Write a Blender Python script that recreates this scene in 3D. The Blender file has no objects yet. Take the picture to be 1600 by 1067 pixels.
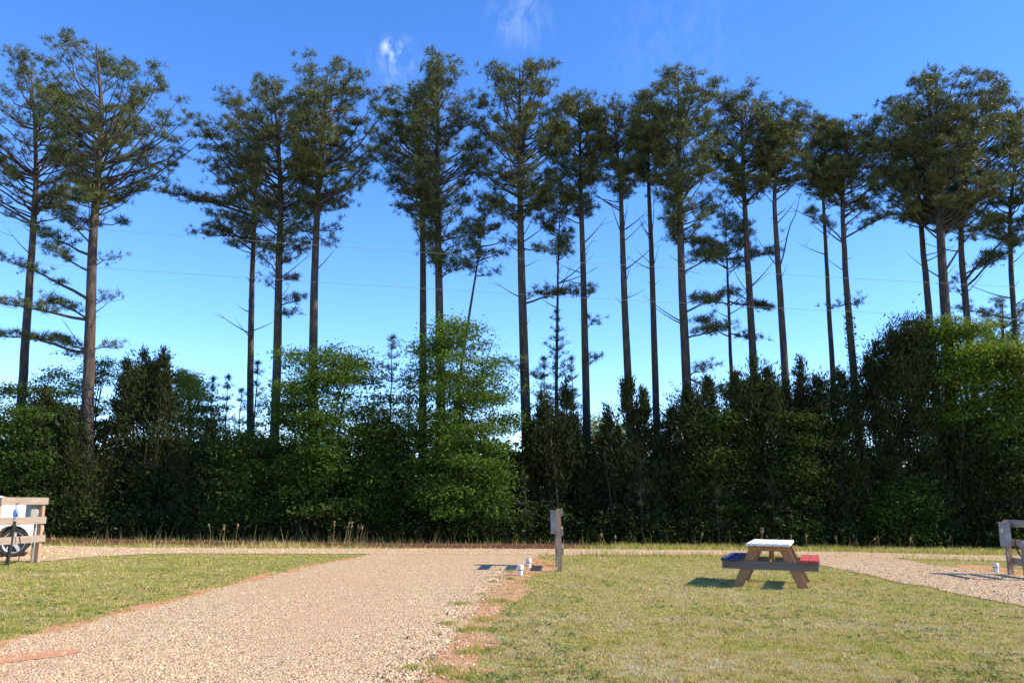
import bpy, bmesh, math
import numpy as np
from mathutils import Vector, Matrix
from mathutils.geometry import tessellate_polygon

# ------------------------------------------------------------------ camera, sky, sun, exposure
scene = bpy.context.scene
col = scene.collection
W, H, FPX, CAMZ, HOR = 1600.0, 1067.0, 1333.0, 1.32, 785.0
PITCH = math.atan((HOR - H / 2) / FPX)
cam_d = bpy.data.cameras.new('camera')
cam_d.sensor_width = 36.0
cam_d.lens = FPX / W * 36.0
cam_d.clip_end = 3000
cam = bpy.data.objects.new('camera', cam_d)
col.objects.link(cam)
cam.location = (0, 0, CAMZ)
cam.rotation_euler = (math.pi / 2 + PITCH, 0, 0)
scene.camera = cam

SUN_EL, SUN_FRONT = math.radians(35), math.radians(6)
world = bpy.data.worlds.new('World'); scene.world = world; world.use_nodes = True
wn, wl = world.node_tree.nodes, world.node_tree.links
wn.clear()
sky = wn.new('ShaderNodeTexSky'); sky.sky_type = 'NISHITA'; sky.sun_disc = False
sky.sun_elevation = SUN_EL; sky.sun_rotation = math.pi / 2 + SUN_FRONT
sky.air_density = 1.0; sky.dust_density = 0.0; sky.ozone_density = 2.0; sky.altitude = 2500
bg = wn.new('ShaderNodeBackground'); bg.inputs[1].default_value = 0.15
wo = wn.new('ShaderNodeOutputWorld')
# thin wisps of high cirrus
tc = wn.new('ShaderNodeTexCoord')
def vdot(v, power_lo, power_hi):
    d = wn.new('ShaderNodeVectorMath'); d.operation = 'DOT_PRODUCT'; d.inputs[1].default_value = v
    wl.new(tc.outputs['Generated'], d.inputs[0])
    m = wn.new('ShaderNodeMapRange'); m.inputs[1].default_value = power_lo; m.inputs[2].default_value = power_hi
    wl.new(d.outputs['Value'], m.inputs[0]); return m.outputs[0]
def math_n(op, a, b):
    m = wn.new('ShaderNodeMath'); m.operation = op
    for i, s in enumerate((a, b)):
        if isinstance(s, (int, float)): m.inputs[i].default_value = s
        else: wl.new(s, m.inputs[i])
    return m.outputs[0]
mp = wn.new('ShaderNodeMapping'); mp.inputs['Scale'].default_value = (70, 70, 22); mp.inputs['Rotation'].default_value = (0, .35, 0)
wl.new(tc.outputs['Generated'], mp.inputs[0])
nz = wn.new('ShaderNodeTexNoise'); nz.inputs['Scale'].default_value = 1.0; nz.inputs['Detail'].default_value = 6; nz.inputs['Distortion'].default_value = .6
wl.new(mp.outputs[0], nz.inputs['Vector'])
nr = wn.new('ShaderNodeMapRange'); nr.inputs[1].default_value = .42; nr.inputs[2].default_value = .72
wl.new(nz.outputs['Fac'], nr.inputs[0])
def pixdir(px, py):
    dx, dy = (px - W / 2) / FPX, (H / 2 - py) / FPX
    v = Vector((dx, math.cos(PITCH) - dy * math.sin(PITCH), math.sin(PITCH) + dy * math.cos(PITCH)))
    return tuple(v.normalized())
puff = math_n('MULTIPLY', vdot(pixdir(612, 78), .99990, 1.0), .9)
tail = math_n('MULTIPLY', vdot(pixdir(618, 98), .9994, 1.0), .2)
wisp = math_n('MULTIPLY', vdot(pixdir(815, 25), .9990, 1.0), .14)
wisp2 = math_n('MULTIPLY', vdot(pixdir(1060, 50), .995, 1.0), .04)
tot = math_n('ADD', math_n('ADD', puff, tail), math_n('ADD', wisp, wisp2))
cf = math_n('MULTIPLY', tot, nr.outputs[0])
cf = math_n('MINIMUM', cf, .8)
mixc = wn.new('ShaderNodeMix'); mixc.data_type = 'RGBA'
hs = wn.new('ShaderNodeHueSaturation'); hs.inputs['Hue'].default_value = .510; hs.inputs['Saturation'].default_value = 1.27; hs.inputs['Value'].default_value = 1.0
wl.new(sky.outputs[0], hs.inputs['Color'])
wl.new(cf, mixc.inputs[0]); wl.new(hs.outputs[0], mixc.inputs[6]); mixc.inputs[7].default_value = (3.6, 3.85, 4.2, 1)
wl.new(mixc.outputs[2], bg.inputs[0]); wl.new(bg.outputs[0], wo.inputs[0])

sun_d = bpy.data.lights.new('sun', 'SUN'); sun_d.energy = 3.62; sun_d.angle = math.radians(.53); sun_d.color = (1, .87, .69)
sun = bpy.data.objects.new('sun', sun_d); col.objects.link(sun)
sdir = Vector((math.cos(SUN_EL) * math.cos(SUN_FRONT), -math.cos(SUN_EL) * math.sin(SUN_FRONT), math.sin(SUN_EL)))
sun.rotation_euler = sdir.to_track_quat('Z', 'Y').to_euler()
sun.location = (40, -10, 40)
scene.view_settings.view_transform = 'Standard'; scene.view_settings.look = 'None'
scene.view_settings.gamma = 1; scene.view_settings.exposure = 1.315
scene.view_settings.use_curve_mapping = False
scene.cycles.max_bounces = 6; scene.cycles.transparent_max_bounces = 4

# ------------------------------------------------------------------ helpers
SLOPE = 0.0125
def gz(x): return -SLOPE * np.clip(x, -45, 45)
def P(px, py, Y):                       # the point at distance Y that the photograph shows at px, py
    dx, dy = (px - W / 2) / FPX, (H / 2 - py) / FPX
    t = Y / (math.cos(PITCH) - dy * math.sin(PITCH))
    return np.array((dx * t, Y, CAMZ + t * (math.sin(PITCH) + dy * math.cos(PITCH))))
def G(px, py):                          # the point of the ground there
    dx, dy = (px - W / 2) / FPX, (H / 2 - py) / FPX
    t = CAMZ / (-(math.sin(PITCH) + dy * math.cos(PITCH)) - SLOPE * dx)
    return np.array((dx * t, t * (math.cos(PITCH) - dy * math.sin(PITCH)), -SLOPE * dx * t))

class MB:
    """collects triangles with a colour per vertex; build() links them as one mesh object"""
    def __init__(s): s.V, s.F, s.C, s.n = [], [], [], 0
    def add(s, V, F, c=(1, 1, 1)):
        V = np.asarray(V, float).reshape(-1, 3); F = np.asarray(F, np.int64).reshape(-1, 3)
        c = np.asarray(c, float)
        if c.ndim == 1: c = np.repeat(c[None], len(V), 0)
        s.V.append(V); s.F.append(F + s.n); s.C.append(c); s.n += len(V)
        return s
    def quads(s, V, Q, c=(1, 1, 1)):
        Q = np.asarray(Q).reshape(-1, 4)
        return s.add(V, np.concatenate([Q[:, [0, 1, 2]], Q[:, [0, 2, 3]]]), c)
    def tube(s, pts, rad, k=8, c=(1, 1, 1), cap=True):
        pts = np.asarray(pts, float); n = len(pts); rad = np.broadcast_to(rad, n)
        tan = np.gradient(pts, axis=0); tan /= np.linalg.norm(tan, axis=1)[:, None] + 1e-9
        ref = np.where(np.abs(tan[:, 2:3]) > .9, np.array([[1., 0, 0]]), np.array([[0, 0, 1.]]))
        if np.abs(tan[:, 2]).max() > .9 : ref = np.repeat(np.array([[1., .02, 0]]), n, 0) if np.abs(tan[:, 0]).max() < .9 else np.repeat(np.array([[0.03, 1., 0]]), n, 0)
        a = np.cross(tan, ref); a /= np.linalg.norm(a, axis=1)[:, None] + 1e-9
        b = np.cross(tan, a)
        th = np.linspace(0, 2 * np.pi, k, endpoint=False)
        V = pts[:, None] + rad[:, None, None] * (np.cos(th)[None, :, None] * a[:, None] + np.sin(th)[None, :, None] * b[:, None])
        V = V.reshape(-1, 3)
        i = np.arange(n - 1)[:, None] * k; j = np.arange(k)[None]; j2 = (j + 1) % k
        Q = np.stack([i + j, i + j2, i + k + j2, i + k + j], -1).reshape(-1, 4)
        s.quads(V, Q, c)
        if cap:
            e = np.arange(1, k - 1)
            T = np.stack([np.zeros_like(e), e, e + 1], -1)
            s.add(V[:k], T, c); s.add(V[-k:], T[:, ::-1], c)
        return s
    def box(s, lo, hi, c=(1, 1, 1), M=None):
        lo, hi = np.array(lo, float), np.array(hi, float)
        V = np.array([[(lo, hi)[i][0], (lo, hi)[j][1], (lo, hi)[k][2]] for i in (0, 1) for j in (0, 1) for k in (0, 1)])
        if M is not None: V = np.array([list(M @ Vector(v)) for v in V])
        return s.quads(V, [[0, 1, 3, 2], [4, 6, 7, 5], [0, 4, 5, 1], [2, 3, 7, 6], [0, 2, 6, 4], [1, 5, 7, 3]], c)
    def lathe(s, prof, centre=(0, 0, 0), k=20, c=(1, 1, 1), axis='z'):
        prof = np.asarray(prof, float); th = np.linspace(0, 2 * np.pi, k, endpoint=False)
        V = np.stack([prof[:, None, 0] * np.cos(th), prof[:, None, 0] * np.sin(th), np.repeat(prof[:, 1:2], k, 1)], -1)
        if axis == 'y': V = V[..., [0, 2, 1]] * np.array([1, -1, 1])
        V = V.reshape(-1, 3) + np.array(centre)
        n = len(prof); i = np.arange(n - 1)[:, None] * k; j = np.arange(k)[None]; j2 = (j + 1) % k
        return s.quads(V, np.stack([i + j, i + j2, i + k + j2, i + k + j], -1).reshape(-1, 4), c)
    def build(s, name, mat, parent=None, smooth=False, bevel=0):
        me = bpy.data.meshes.new(name)
        V = np.concatenate(s.V); F = np.concatenate(s.F); C = np.concatenate(s.C)
        if parent is not None: V = V - np.array(parent.get('_o', (0, 0, 0)))
        me.vertices.add(len(V)); me.vertices.foreach_set('co', V.astype(np.float32).ravel())
        me.loops.add(len(F) * 3); me.loops.foreach_set('vertex_index', F.astype(np.int32).ravel())
        me.polygons.add(len(F)); me.polygons.foreach_set('loop_start', np.arange(0, len(F) * 3, 3, dtype=np.int32))
        me.update(calc_edges=True)
        at = me.attributes.new('Col', 'FLOAT_COLOR', 'POINT')
        at.data.foreach_set('color', np.concatenate([C, np.ones((len(C), 1))], 1).astype(np.float32).ravel())
        me.polygons.foreach_set('use_smooth', np.full(len(F), bool(smooth)))
        me.materials.append(mat); me.validate()
        if bevel or smooth == 'weld':
            b = bmesh.new(); b.from_mesh(me)
            bmesh.ops.remove_doubles(b, verts=b.verts, dist=1e-5)
            bmesh.ops.dissolve_limit(b, angle_limit=.01, verts=b.verts, edges=b.edges)
            bmesh.ops.recalc_face_normals(b, faces=b.faces)
            if bevel: bmesh.ops.bevel(b, geom=[e for e in b.edges if e.calc_face_angle(0) > .3], offset=bevel, segments=2, affect='EDGES', clamp_overlap=True)
            b.to_mesh(me); b.free()
        o = bpy.data.objects.new(name, me); col.objects.link(o)
        if parent is not None: o.parent = parent
        return o

def tag(o, label=None, cat=None, group=None, kind=None):
    for k, v in (('label', label), ('category', cat), ('group', group), ('kind', kind)):
        if v: o[k] = v
    return o
def thing(name, loc, label, cat, group=None):
    e = bpy.data.objects.new(name, None); col.objects.link(e); e.location = [float(v) for v in loc]
    e.empty_display_size = .2
    e['_o'] = [float(v) for v in loc]
    return tag(e, label, cat, group)

# ------------------------------------------------------------------ materials
def new_mat(name):
    m = bpy.data.materials.new(name); m.use_nodes = True
    return m, m.node_tree.nodes, m.node_tree.links, m.node_tree.nodes['Principled BSDF']
def ramp(n, l, fac, stops):
    r = n.new('ShaderNodeValToRGB'); l.new(fac, r.inputs[0])
    while len(r.color_ramp.elements) < len(stops): r.color_ramp.elements.new(.5)
    for e, (p, c) in zip(r.color_ramp.elements, stops): e.position = p; e.color = (*c, 1)
    return r.outputs[0]
def noise(n, l, scale, detail=4, vec=None, stretch=None, rough=.55):
    t = n.new('ShaderNodeTexNoise'); t.inputs['Scale'].default_value = scale; t.inputs['Detail'].default_value = detail; t.inputs['Roughness'].default_value = rough
    if vec is None:
        g = n.new('ShaderNodeNewGeometry'); vec = g.outputs['Position']
    if stretch:
        mpp = n.new('ShaderNodeMapping'); mpp.inputs['Scale'].default_value = stretch; l.new(vec, mpp.inputs[0]); vec = mpp.outputs[0]
    l.new(vec, t.inputs['Vector']); return t.outputs['Fac']
def mixrgb(n, l, fac, a, b, mode='MIX'):
    m = n.new('ShaderNodeMix'); m.data_type = 'RGBA'; m.blend_type = mode
    for i, s in ((0, fac), (6, a), (7, b)):
        if isinstance(s, (int, float)): m.inputs[i].default_value = s
        elif isinstance(s, tuple): m.inputs[i].default_value = (*s, 1)
        else: l.new(s, m.inputs[i])
    return m.outputs[2]
def bump(n, l, p, h, strength, dist):
    b = n.new('ShaderNodeBump'); b.inputs['Strength'].default_value = strength; b.inputs['Distance'].default_value = dist
    l.new(h, b.inputs['Height']); l.new(b.outputs[0], p.inputs['Normal'])

def leaf_mat(name, rough=.5, trans=.3, tint=(1, 1, 1), spec=.2):
    m, n, l, p = new_mat(name)
    a = n.new('ShaderNodeAttribute'); a.attribute_name = 'Col'
    c = mixrgb(n, l, 1.0, a.outputs['Color'], tint, 'MULTIPLY')
    l.new(c, p.inputs['Base Color']); p.inputs['Roughness'].default_value = rough
    p.inputs['Specular IOR Level'].default_value = spec
    if trans:
        t = n.new('ShaderNodeBsdfTranslucent'); l.new(mixrgb(n, l, 1.0, c, (1.1, 1.15, .6), 'MULTIPLY'), t.inputs[0])
        ms = n.new('ShaderNodeMixShader'); ms.inputs[0].default_value = trans
        l.new(p.outputs[0], ms.inputs[1]); l.new(t.outputs[0], ms.inputs[2]); l.new(ms.outputs[0], n['Material Output'].inputs[0])
    return m
M_needle = leaf_mat('pine_needles', .45, .2)
M_leaf = leaf_mat('broad_leaves', .6, .4, (1.3, 1.22, 1.15), spec=.12)
M_cedar = leaf_mat('cedar_sprays', .8, .15, spec=.05)
M_grass = leaf_mat('grass_blades', .6, .3)
M_stone = leaf_mat('gravel_stones', .85, 0)

def bark_mat():
    m, n, l, p = new_mat('pine_bark')
    f = noise(n, l, 9, 5, stretch=(1, 1, .28)); f2 = noise(n, l, 1.3, 2)
    c = ramp(n, l, f, [(.34, (.012, .009, .007)), (.5, (.05, .034, .026)), (.7, (.15, .105, .078))])
    l.new(mixrgb(n, l, f2, c, (.05, .038, .03), 'MIX'), p.inputs['Base Color']); p.inputs['Roughness'].default_value = .9
    bump(n, l, p, f, 1.0, .06); return m
M_bark = bark_mat()
def simple(name, c, rough=.6, metal=0, spec=.5):
    m, n, l, p = new_mat(name); p.inputs['Roughness'].default_value = rough; p.inputs['Metallic'].default_value = metal; p.inputs['Specular IOR Level'].default_value = spec
    f = noise(n, l, 14, 5)
    l.new(ramp(n, l, f, [(.3, tuple(v * .8 for v in c)), (.7, tuple(min(1, v * 1.1) for v in c))]), p.inputs['Base Color']); return m
def wood(name, dark, light, axis='y', scale=7):
    m, n, l, p = new_mat(name)
    t = n.new('ShaderNodeTexCoord')
    st = {'x': (.06, 1, 1), 'y': (1, .06, 1), 'z': (1, 1, .06)}[axis]
    f = noise(n, l, scale * 6, 6, t.outputs['Object'], st); f2 = noise(n, l, 3, 3, t.outputs['Object'])
    c = ramp(n, l, f, [(.3, dark), (.7, light)])
    l.new(mixrgb(n, l, f2, c, tuple(v * .75 for v in light)), p.inputs['Base Color']); p.inputs['Roughness'].default_value = .8
    bump(n, l, p, f, .5, .004); return m
M_fence_board = wood('weathered_board', (.17, .125, .095), (.38, .30, .23), 'y')
M_fence_post = wood('treated_post', (.25, .14, .08), (.50, .32, .19), 'z')
M_table_wood = wood('stained_plank', (.24, .10, .04), (.46, .23, .10), 'z')
M_beam = wood('grey_beam', (.09, .07, .058), (.21, .165, .135), 'x')
M_white = wood('white_paint', (.52, .51, .50), (.84, .83, .83), 'y')
M_red = wood('red_paint', (.30, .03, .03), (.50, .06, .055), 'y')
M_blue = wood('blue_paint', (.012, .02, .075), (.028, .045, .14), 'y')
M_box = simple('grey_enamel', (.27, .265, .255), .6)
M_conduit = simple('grey_conduit', (.20, .18, .16), .6)
M_pvc = simple('white_plastic', (.66, .63, .59), .5)
M_black = simple('black_rubber', (.03, .029, .028), .8, 0, .2)
M_cable = simple('aluminium_cable', (.26, .27, .28), .6)
M_bluepl = simple('blue_plastic', (.08, .2, .55), .4)
M_pole = simple('creosote_pole', (.13, .09, .06), .9)
M_paintw = simple('car_white', (.80, .80, .80), .25)
M_glass = simple('car_glass', (.16, .26, .30), .05)
M_tail = simple('tail_red', (.55, .02, .04), .2)
M_rim = simple('alloy', (.62, .62, .63), .35, .6)
M_dark = simple('dark_trim', (.03, .03, .032), .6)

# ------------------------------------------------------------------ ground, roads
def value_noise(x, y, seed=0):
    """smooth noise in -1..1 on numpy arrays"""
    xi, yi = np.floor(x).astype(int), np.floor(y).astype(int); xf, yf = x - xi, y - yi
    u, v = xf * xf * (3 - 2 * xf), yf * yf * (3 - 2 * yf)
    def h(a, b):
        n = (a * 374761393 + b * 668265263 + seed * 974711) & 0x7fffffff
        n = ((n ^ (n >> 13)) * 1274126177) & 0x7fffffff
        return ((n ^ (n >> 16)) & 0xffff) / 32767.5 - 1
    return (h(xi, yi) * (1 - u) + h(xi + 1, yi) * u) * (1 - v) + (h(xi, yi + 1) * (1 - u) + h(xi + 1, yi + 1) * u) * v
def fbm(x, y, s, seed=0):
    return value_noise(x * s, y * s, seed) * .6 + value_noise(x * s * 2.3, y * s * 2.3, seed + 5) * .3 + value_noise(x * s * 5.1, y * s * 5.1, seed + 9) * .15

def ground_mat():
    m, n, l, p = new_mat('lawn_soil')
    f = noise(n, l, 38, 8, rough=.7); f2 = noise(n, l, .8, 5); f3 = noise(n, l, 130, 4)
    c = ramp(n, l, f, [(.3, (.13, .115, .04)), (.46, (.30, .26, .09)), (.6, (.42, .32, .15)), (.75, (.48, .40, .22))])
    g = ramp(n, l, f3, [(.3, (.12, .14, .03)), (.7, (.32, .32, .09))])
    c = mixrgb(n, l, ramp(n, l, f2, [(.35, (.2,) * 3), (.65, (.75,) * 3)]), c, g)
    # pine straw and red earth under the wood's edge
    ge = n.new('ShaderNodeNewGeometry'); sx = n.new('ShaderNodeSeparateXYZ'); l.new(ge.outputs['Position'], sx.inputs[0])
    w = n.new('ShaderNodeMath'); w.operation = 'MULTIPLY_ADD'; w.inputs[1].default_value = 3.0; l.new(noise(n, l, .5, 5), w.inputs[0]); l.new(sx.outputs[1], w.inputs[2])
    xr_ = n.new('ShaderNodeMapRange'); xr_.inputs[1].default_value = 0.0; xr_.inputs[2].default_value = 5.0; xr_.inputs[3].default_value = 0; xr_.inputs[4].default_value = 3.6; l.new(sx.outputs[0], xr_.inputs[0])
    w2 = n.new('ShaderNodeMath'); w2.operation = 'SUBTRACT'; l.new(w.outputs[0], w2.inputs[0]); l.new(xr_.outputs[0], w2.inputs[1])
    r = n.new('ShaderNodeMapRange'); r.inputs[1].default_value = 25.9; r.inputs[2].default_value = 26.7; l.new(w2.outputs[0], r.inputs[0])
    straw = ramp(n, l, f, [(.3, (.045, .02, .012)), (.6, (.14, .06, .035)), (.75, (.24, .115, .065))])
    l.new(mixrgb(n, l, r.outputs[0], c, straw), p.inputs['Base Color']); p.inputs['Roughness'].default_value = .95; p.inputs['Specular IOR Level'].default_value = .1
    bump(n, l, p, f, .8, .03); return m
def gravel_mat():
    m, n, l, p = new_mat('crushed_gravel')
    v = n.new('ShaderNodeTexVoronoi'); v.inputs['Scale'].default_value = 42; ge = n.new('ShaderNodeNewGeometry'); l.new(ge.outputs['Position'], v.inputs['Vector'])
    sp = n.new('ShaderNodeSeparateColor'); l.new(v.outputs['Color'], sp.inputs[0])
    c = ramp(n, l, sp.outputs[0], [(.0, (.14, .09, .05)), (.22, (.41, .285, .155)), (.6, (.57, .415, .235)), (1, (.69, .55, .35))])
    f2 = noise(n, l, .55, 5, stretch=(1.0, .45, 1)); f4 = noise(n, l, 3, 5)
    clay = mixrgb(n, l, f4, (.47, .28, .155), (.56, .39, .25))
    c = mixrgb(n, l, ramp(n, l, f2, [(.44, (0,) * 3), (.64, (.7,) * 3)]), c, clay)
    l.new(c, p.inputs['Base Color']); p.inputs['Roughness'].default_value = .95; p.inputs['Specular IOR Level'].default_value = .1
    hh = n.new('ShaderNodeMath'); hh.operation = 'SUBTRACT'; hh.inputs[0].default_value = 1; l.new(v.outputs['Distance'], hh.inputs[1])
    bump(n, l, p, hh.outputs[0], .9, .02); return m
def clay_mat():
    m, n, l, p = new_mat('red_clay')
    f = noise(n, l, 5, 7); f2 = noise(n, l, 60, 4)
    c = ramp(n, l, f, [(.3, (.42, .15, .065)), (.5, (.56, .26, .135)), (.68, (.62, .38, .23))])
    l.new(mixrgb(n, l, f2, c, (.46, .24, .13)), p.inputs['Base Color']); p.inputs['Roughness'].default_value = .95; p.inputs['Specular IOR Level'].default_value = .1
    bump(n, l, p, f2, .6, .02); return m
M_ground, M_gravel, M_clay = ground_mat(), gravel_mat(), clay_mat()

ax = np.concatenate([np.linspace(-900, -60, 15), np.linspace(-50, 50, 41), np.linspace(60, 900, 15)])
ay = np.concatenate([np.linspace(-60, 0, 7), np.linspace(4, 60, 29), np.linspace(80, 1500, 15)])
gx, gy = np.meshgrid(ax, ay)
V = np.stack([gx, gy, gz(gx)], -1).reshape(-1, 3)
nx_, ny_ = len(ax), len(ay)
i = (np.arange(ny_ - 1)[:, None] * nx_ + np.arange(nx_ - 1)[None])
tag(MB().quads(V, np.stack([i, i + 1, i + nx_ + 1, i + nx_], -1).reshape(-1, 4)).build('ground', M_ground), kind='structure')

def outline(pix, amp, step=.05, seed=1, grow=0.0):
    """ground outline from photograph corners, with a ragged natural edge"""
    pts = np.array([G(*q)[:2] if len(q) == 2 else np.array(q[:2], float) for q in pix])
    out = []
    for a, b in zip(pts, np.roll(pts, -1, 0)):
        n = max(2, int(np.linalg.norm(b - a) / step)); n = min(n, 500)
        out.append(a + (b - a) * np.linspace(0, 1, n, endpoint=False)[:, None])
    q = np.concatenate(out)
    for _ in range(6): q = (np.roll(q, 1, 0) + 2 * q + np.roll(q, -1, 0)) / 4
    t = np.roll(q, -1, 0) - np.roll(q, 1, 0); nrm = np.stack([t[:, 1], -t[:, 0]], 1); nrm /= np.linalg.norm(nrm, axis=1)[:, None] + 1e-9
    area = np.sum(q[:, 0] * np.roll(q[:, 1], -1) - np.roll(q[:, 0], -1) * q[:, 1])
    if area < 0: nrm = -nrm
    return q + nrm * (grow + amp * (fbm(q[:, 0], q[:, 1], 1.4, seed) + .5 * fbm(q[:, 0], q[:, 1], 5, seed + 3)))[:, None]
def sheet(name, q, lift, mat, **kw):
    V = np.concatenate([q, gz(q[:, :1]) + lift], 1)
    T = tessellate_polygon([[Vector(v) for v in V]])
    T = np.array(T); a = V[T]; s = np.cross(a[:, 1] - a[:, 0], a[:, 2] - a[:, 0])[:, 2]
    T[s < 0] = T[s < 0][:, ::-1]
    return tag(MB().add(V, T).build(name, mat), kind='structure')
DRIVE = [(-6.8, 3.0, 0), (-30, 1125), (0, 1008), (100, 984), (200, 957), (300, 931), (400, 906), (480, 887), (540, 874), (572, 867), (585, 861), (850, 861), (852, 866), (836, 872), (806, 888), (775, 906), (742, 942), (705, 990), (655, 1050), (640, 1067), (-.75, 5.2, 0), (-.8, 3.0, 0)]
ROAD = [(-26, 21.0, 0), (-40, 876), (75, 877), (120, 872), (180, 868), (260, 865), (560, 865.5), (900, 867), (1100, 868), (1270, 869.5), (1420, 873), (1500, 875), (1600, 878), (20, 19.8, 0), (28, 20.5, 0), (28, 23.5, 0), (1600, 868.5), (1480, 866.5), (1300, 862), (1100, 859.5), (900, 858), (700, 857), (400, 857), (200, 855.5), (75, 853), (-60, 851), (-26, 26.0, 0)]
SPUR = [(1235, 866), (1400, 872), (1450, 882), (1500, 888), (1560, 894), (1610, 901), (13.6, 13.9, 0), (13, 10.3, 0), (1610, 949), (1560, 941), (1500, 929), (1400, 908), (1330, 893), (1275, 881)]
q_drive, q_road, q_spur = outline(DRIVE, .16, seed=1), outline(ROAD, .14, seed=2), outline(SPUR, .14, seed=3)
CLAY_EDGE = [(-.6, 3.0, 0), (640, 1100), (640, 1067), (655, 1050), (705, 990), (742, 942), (775, 906), (806, 888), (838, 872), (850, 874), (870, 883), (862, 890), (835, 897), (822, 912), (806, 934), (782, 962), (765, 1000), (752, 1035), (752, 1067), (.12, 5.2, 0), (.1, 3.0, 0)]
CLAY_LEFT = [(-6.9, 3.0, 0), (-60, 1130), (-10, 1001), (90, 979), (200, 951), (300, 926), (400, 902), (480, 884), (540, 872), (566, 868), (580, 874), (480, 897), (400, 916), (300, 940), (200, 966), (100, 994), (0, 1020), (-6.5, 3.0, 0)]
CLAY_RIGHT = [(1490, 881), (1545, 884), (1610, 892), (1640, 905), (1560, 898), (1500, 892)]
q_c1, q_c2, q_c3 = outline(CLAY_EDGE, .26, seed=11), outline(CLAY_LEFT, .22, seed=12), outline(CLAY_RIGHT, .18, seed=13)
sheet('clay_verge', q_c1, .004, M_clay); sheet('clay_verge', q_c2, .0045, M_clay); sheet('clay_verge', q_c3, .005, M_clay)
sheet('gravel_driveway', q_drive, .008, M_gravel)
sheet('gravel_road', q_road, .011, M_gravel)
sheet('gravel_spur', q_spur, .010, M_gravel)
CLAYTRACK = [(-40, 1043), (0, 1026), (60, 1019), (120, 1014), (145, 1018), (110, 1025), (40, 1034), (0, 1040), (-40, 1056)]
sheet('clay_rut', outline(CLAYTRACK, .05, seed=15), .012, M_clay)

def inside(q, x, y):
    r = np.zeros(len(x), bool); q = q[::3]
    x0, y0 = q[:, 0], q[:, 1]; x1, y1 = np.roll(x0, -1), np.roll(y0, -1)
    for a, b, c, d in zip(x0, y0, x1, y1):
        if b == d: continue
        r ^= ((b > y) != (d > y)) & (x < (c - a) * (y - b) / (d - b) + a)
    return r

# ------------------------------------------------------------------ vegetation builders
def rot_basis(d):
    d = d / (np.linalg.norm(d, axis=1)[:, None] + 1e-9)
    ref = np.where(np.abs(d[:, 2:3]) > .9, np.array([[1., 0, 0]]), np.array([[0, 0, 1.]]))
    a = np.cross(d, ref); a /= np.linalg.norm(a, axis=1)[:, None] + 1e-9
    return d, a, np.cross(d, a)
def needles(mb, C, D, rng, n=18, ln=(.14, .28), w=.02, spread=1.15, base=(.12, .12, .035), var=.3):
    """star-shaped tufts of needles at points C along shoots D"""
    if len(C) == 0: return
    m = len(C); D, A, B = rot_basis(np.asarray(D))
    th = rng.uniform(0, 2 * np.pi, (m, n)); ph = spread * np.sqrt(rng.uniform(.02, 1.6, (m, n)))
    dr = np.cos(ph)[..., None] * D[:, None] + np.sin(ph)[..., None] * (np.cos(th)[..., None] * A[:, None] + np.sin(th)[..., None] * B[:, None])
    L = rng.uniform(*ln, (m, n, 1)); off = rng.normal(0, .035, (m, n, 3))
    side = np.cross(dr, rng.normal(0, 1, (m, n, 3))); side /= np.linalg.norm(side, axis=2)[..., None] + 1e-9
    c = C[:, None] + off
    V = np.stack([c - side * w / 2, c + side * w / 2, c + dr * L], 2).reshape(-1, 3)
    k = rng.uniform(1 - var, 1 + var, (m, 1)); warm = rng.uniform(.85, 1.25, (m, 1))
    cc = np.concatenate([base[0] * k * warm, base[1] * k, base[2] * k * rng.uniform(.7, 1.3, (m, 1))], 1)
    mb.add(V, np.arange(m * n * 3).reshape(-1, 3), np.repeat(cc, n * 3, 0))
def leaves(mb, C, rng, size=.09, base=(.06, .10, .02), var=.35, droop=.3, aspect=.55, colors=None):
    m = len(C)
    a = rng.normal(0, 1, (m, 3)); a[:, 2] = a[:, 2] * .5 - droop; a /= np.linalg.norm(a, axis=1)[:, None]
    b = np.cross(a, rng.normal(0, 1, (m, 3)) + np.array([0, 0, 1.2])); b /= np.linalg.norm(b, axis=1)[:, None] + 1e-9
    s = size * rng.uniform(.6, 1.3, (m, 1))
    V = np.stack([C - a * s * .4 + b * s * aspect * .55, C - a * s * .4 - b * s * aspect * .55, C + a * s * .7], 1).reshape(-1, 3)
    Q = np.arange(m * 3).reshape(-1, 3)
    if colors is None:
        k = rng.uniform(1 - var, 1 + var, (m, 1)); colors = np.array(base)[None] * k * np.concatenate([rng.uniform(.8, 1.25, (m, 1)), np.ones((m, 1)), rng.uniform(.7, 1.3, (m, 1))], 1)
    mb.add(V, Q, np.repeat(colors, 3, 0))
def bez(a, c, b, n):
    t = np.linspace(0, 1, n)[:, None]
    return (1 - t) ** 2 * a + 2 * t * (1 - t) * c + t ** 2 * b

def trunk_line(pix, Y, base_r):
    pts = np.array([P(x, y, Y) for x, y in pix])              # top first
    d = pts[-1] - pts[-2]; g = gz(pts[-1][0])
    if pts[-1][2] > g + .05:
        k = (pts[-1][2] - g + .15) / -d[2]; pts = np.vstack([pts, pts[-1] + d * k * np.array([.6, 1, 1])])
        pts[-1][2] = gz(pts[-1][0]) - .15
    zz = np.linspace(pts[0][2], pts[-1][2], 26)
    X = np.interp(-zz, -pts[:, 2], pts[:, 0])
    for _ in range(2): X[1:-1] = (X[:-2] + 2 * X[1:-1] + X[2:]) / 4
    rng = np.random.default_rng(int(abs(pts[0][0]) * 100) + 3)
    Yw = Y + np.cumsum(rng.normal(0, .02, 26))
    line = np.stack([X, Yw, zz], 1)
    h = (zz - zz[-1]) / (zz[0] - zz[-1])
    r = base_r * (1 - .62 * h ** 1.3 - .31 * h ** 5) * (1 + .35 * np.exp(-h * 28))
    r[0] = .015
    return line, r

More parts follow.
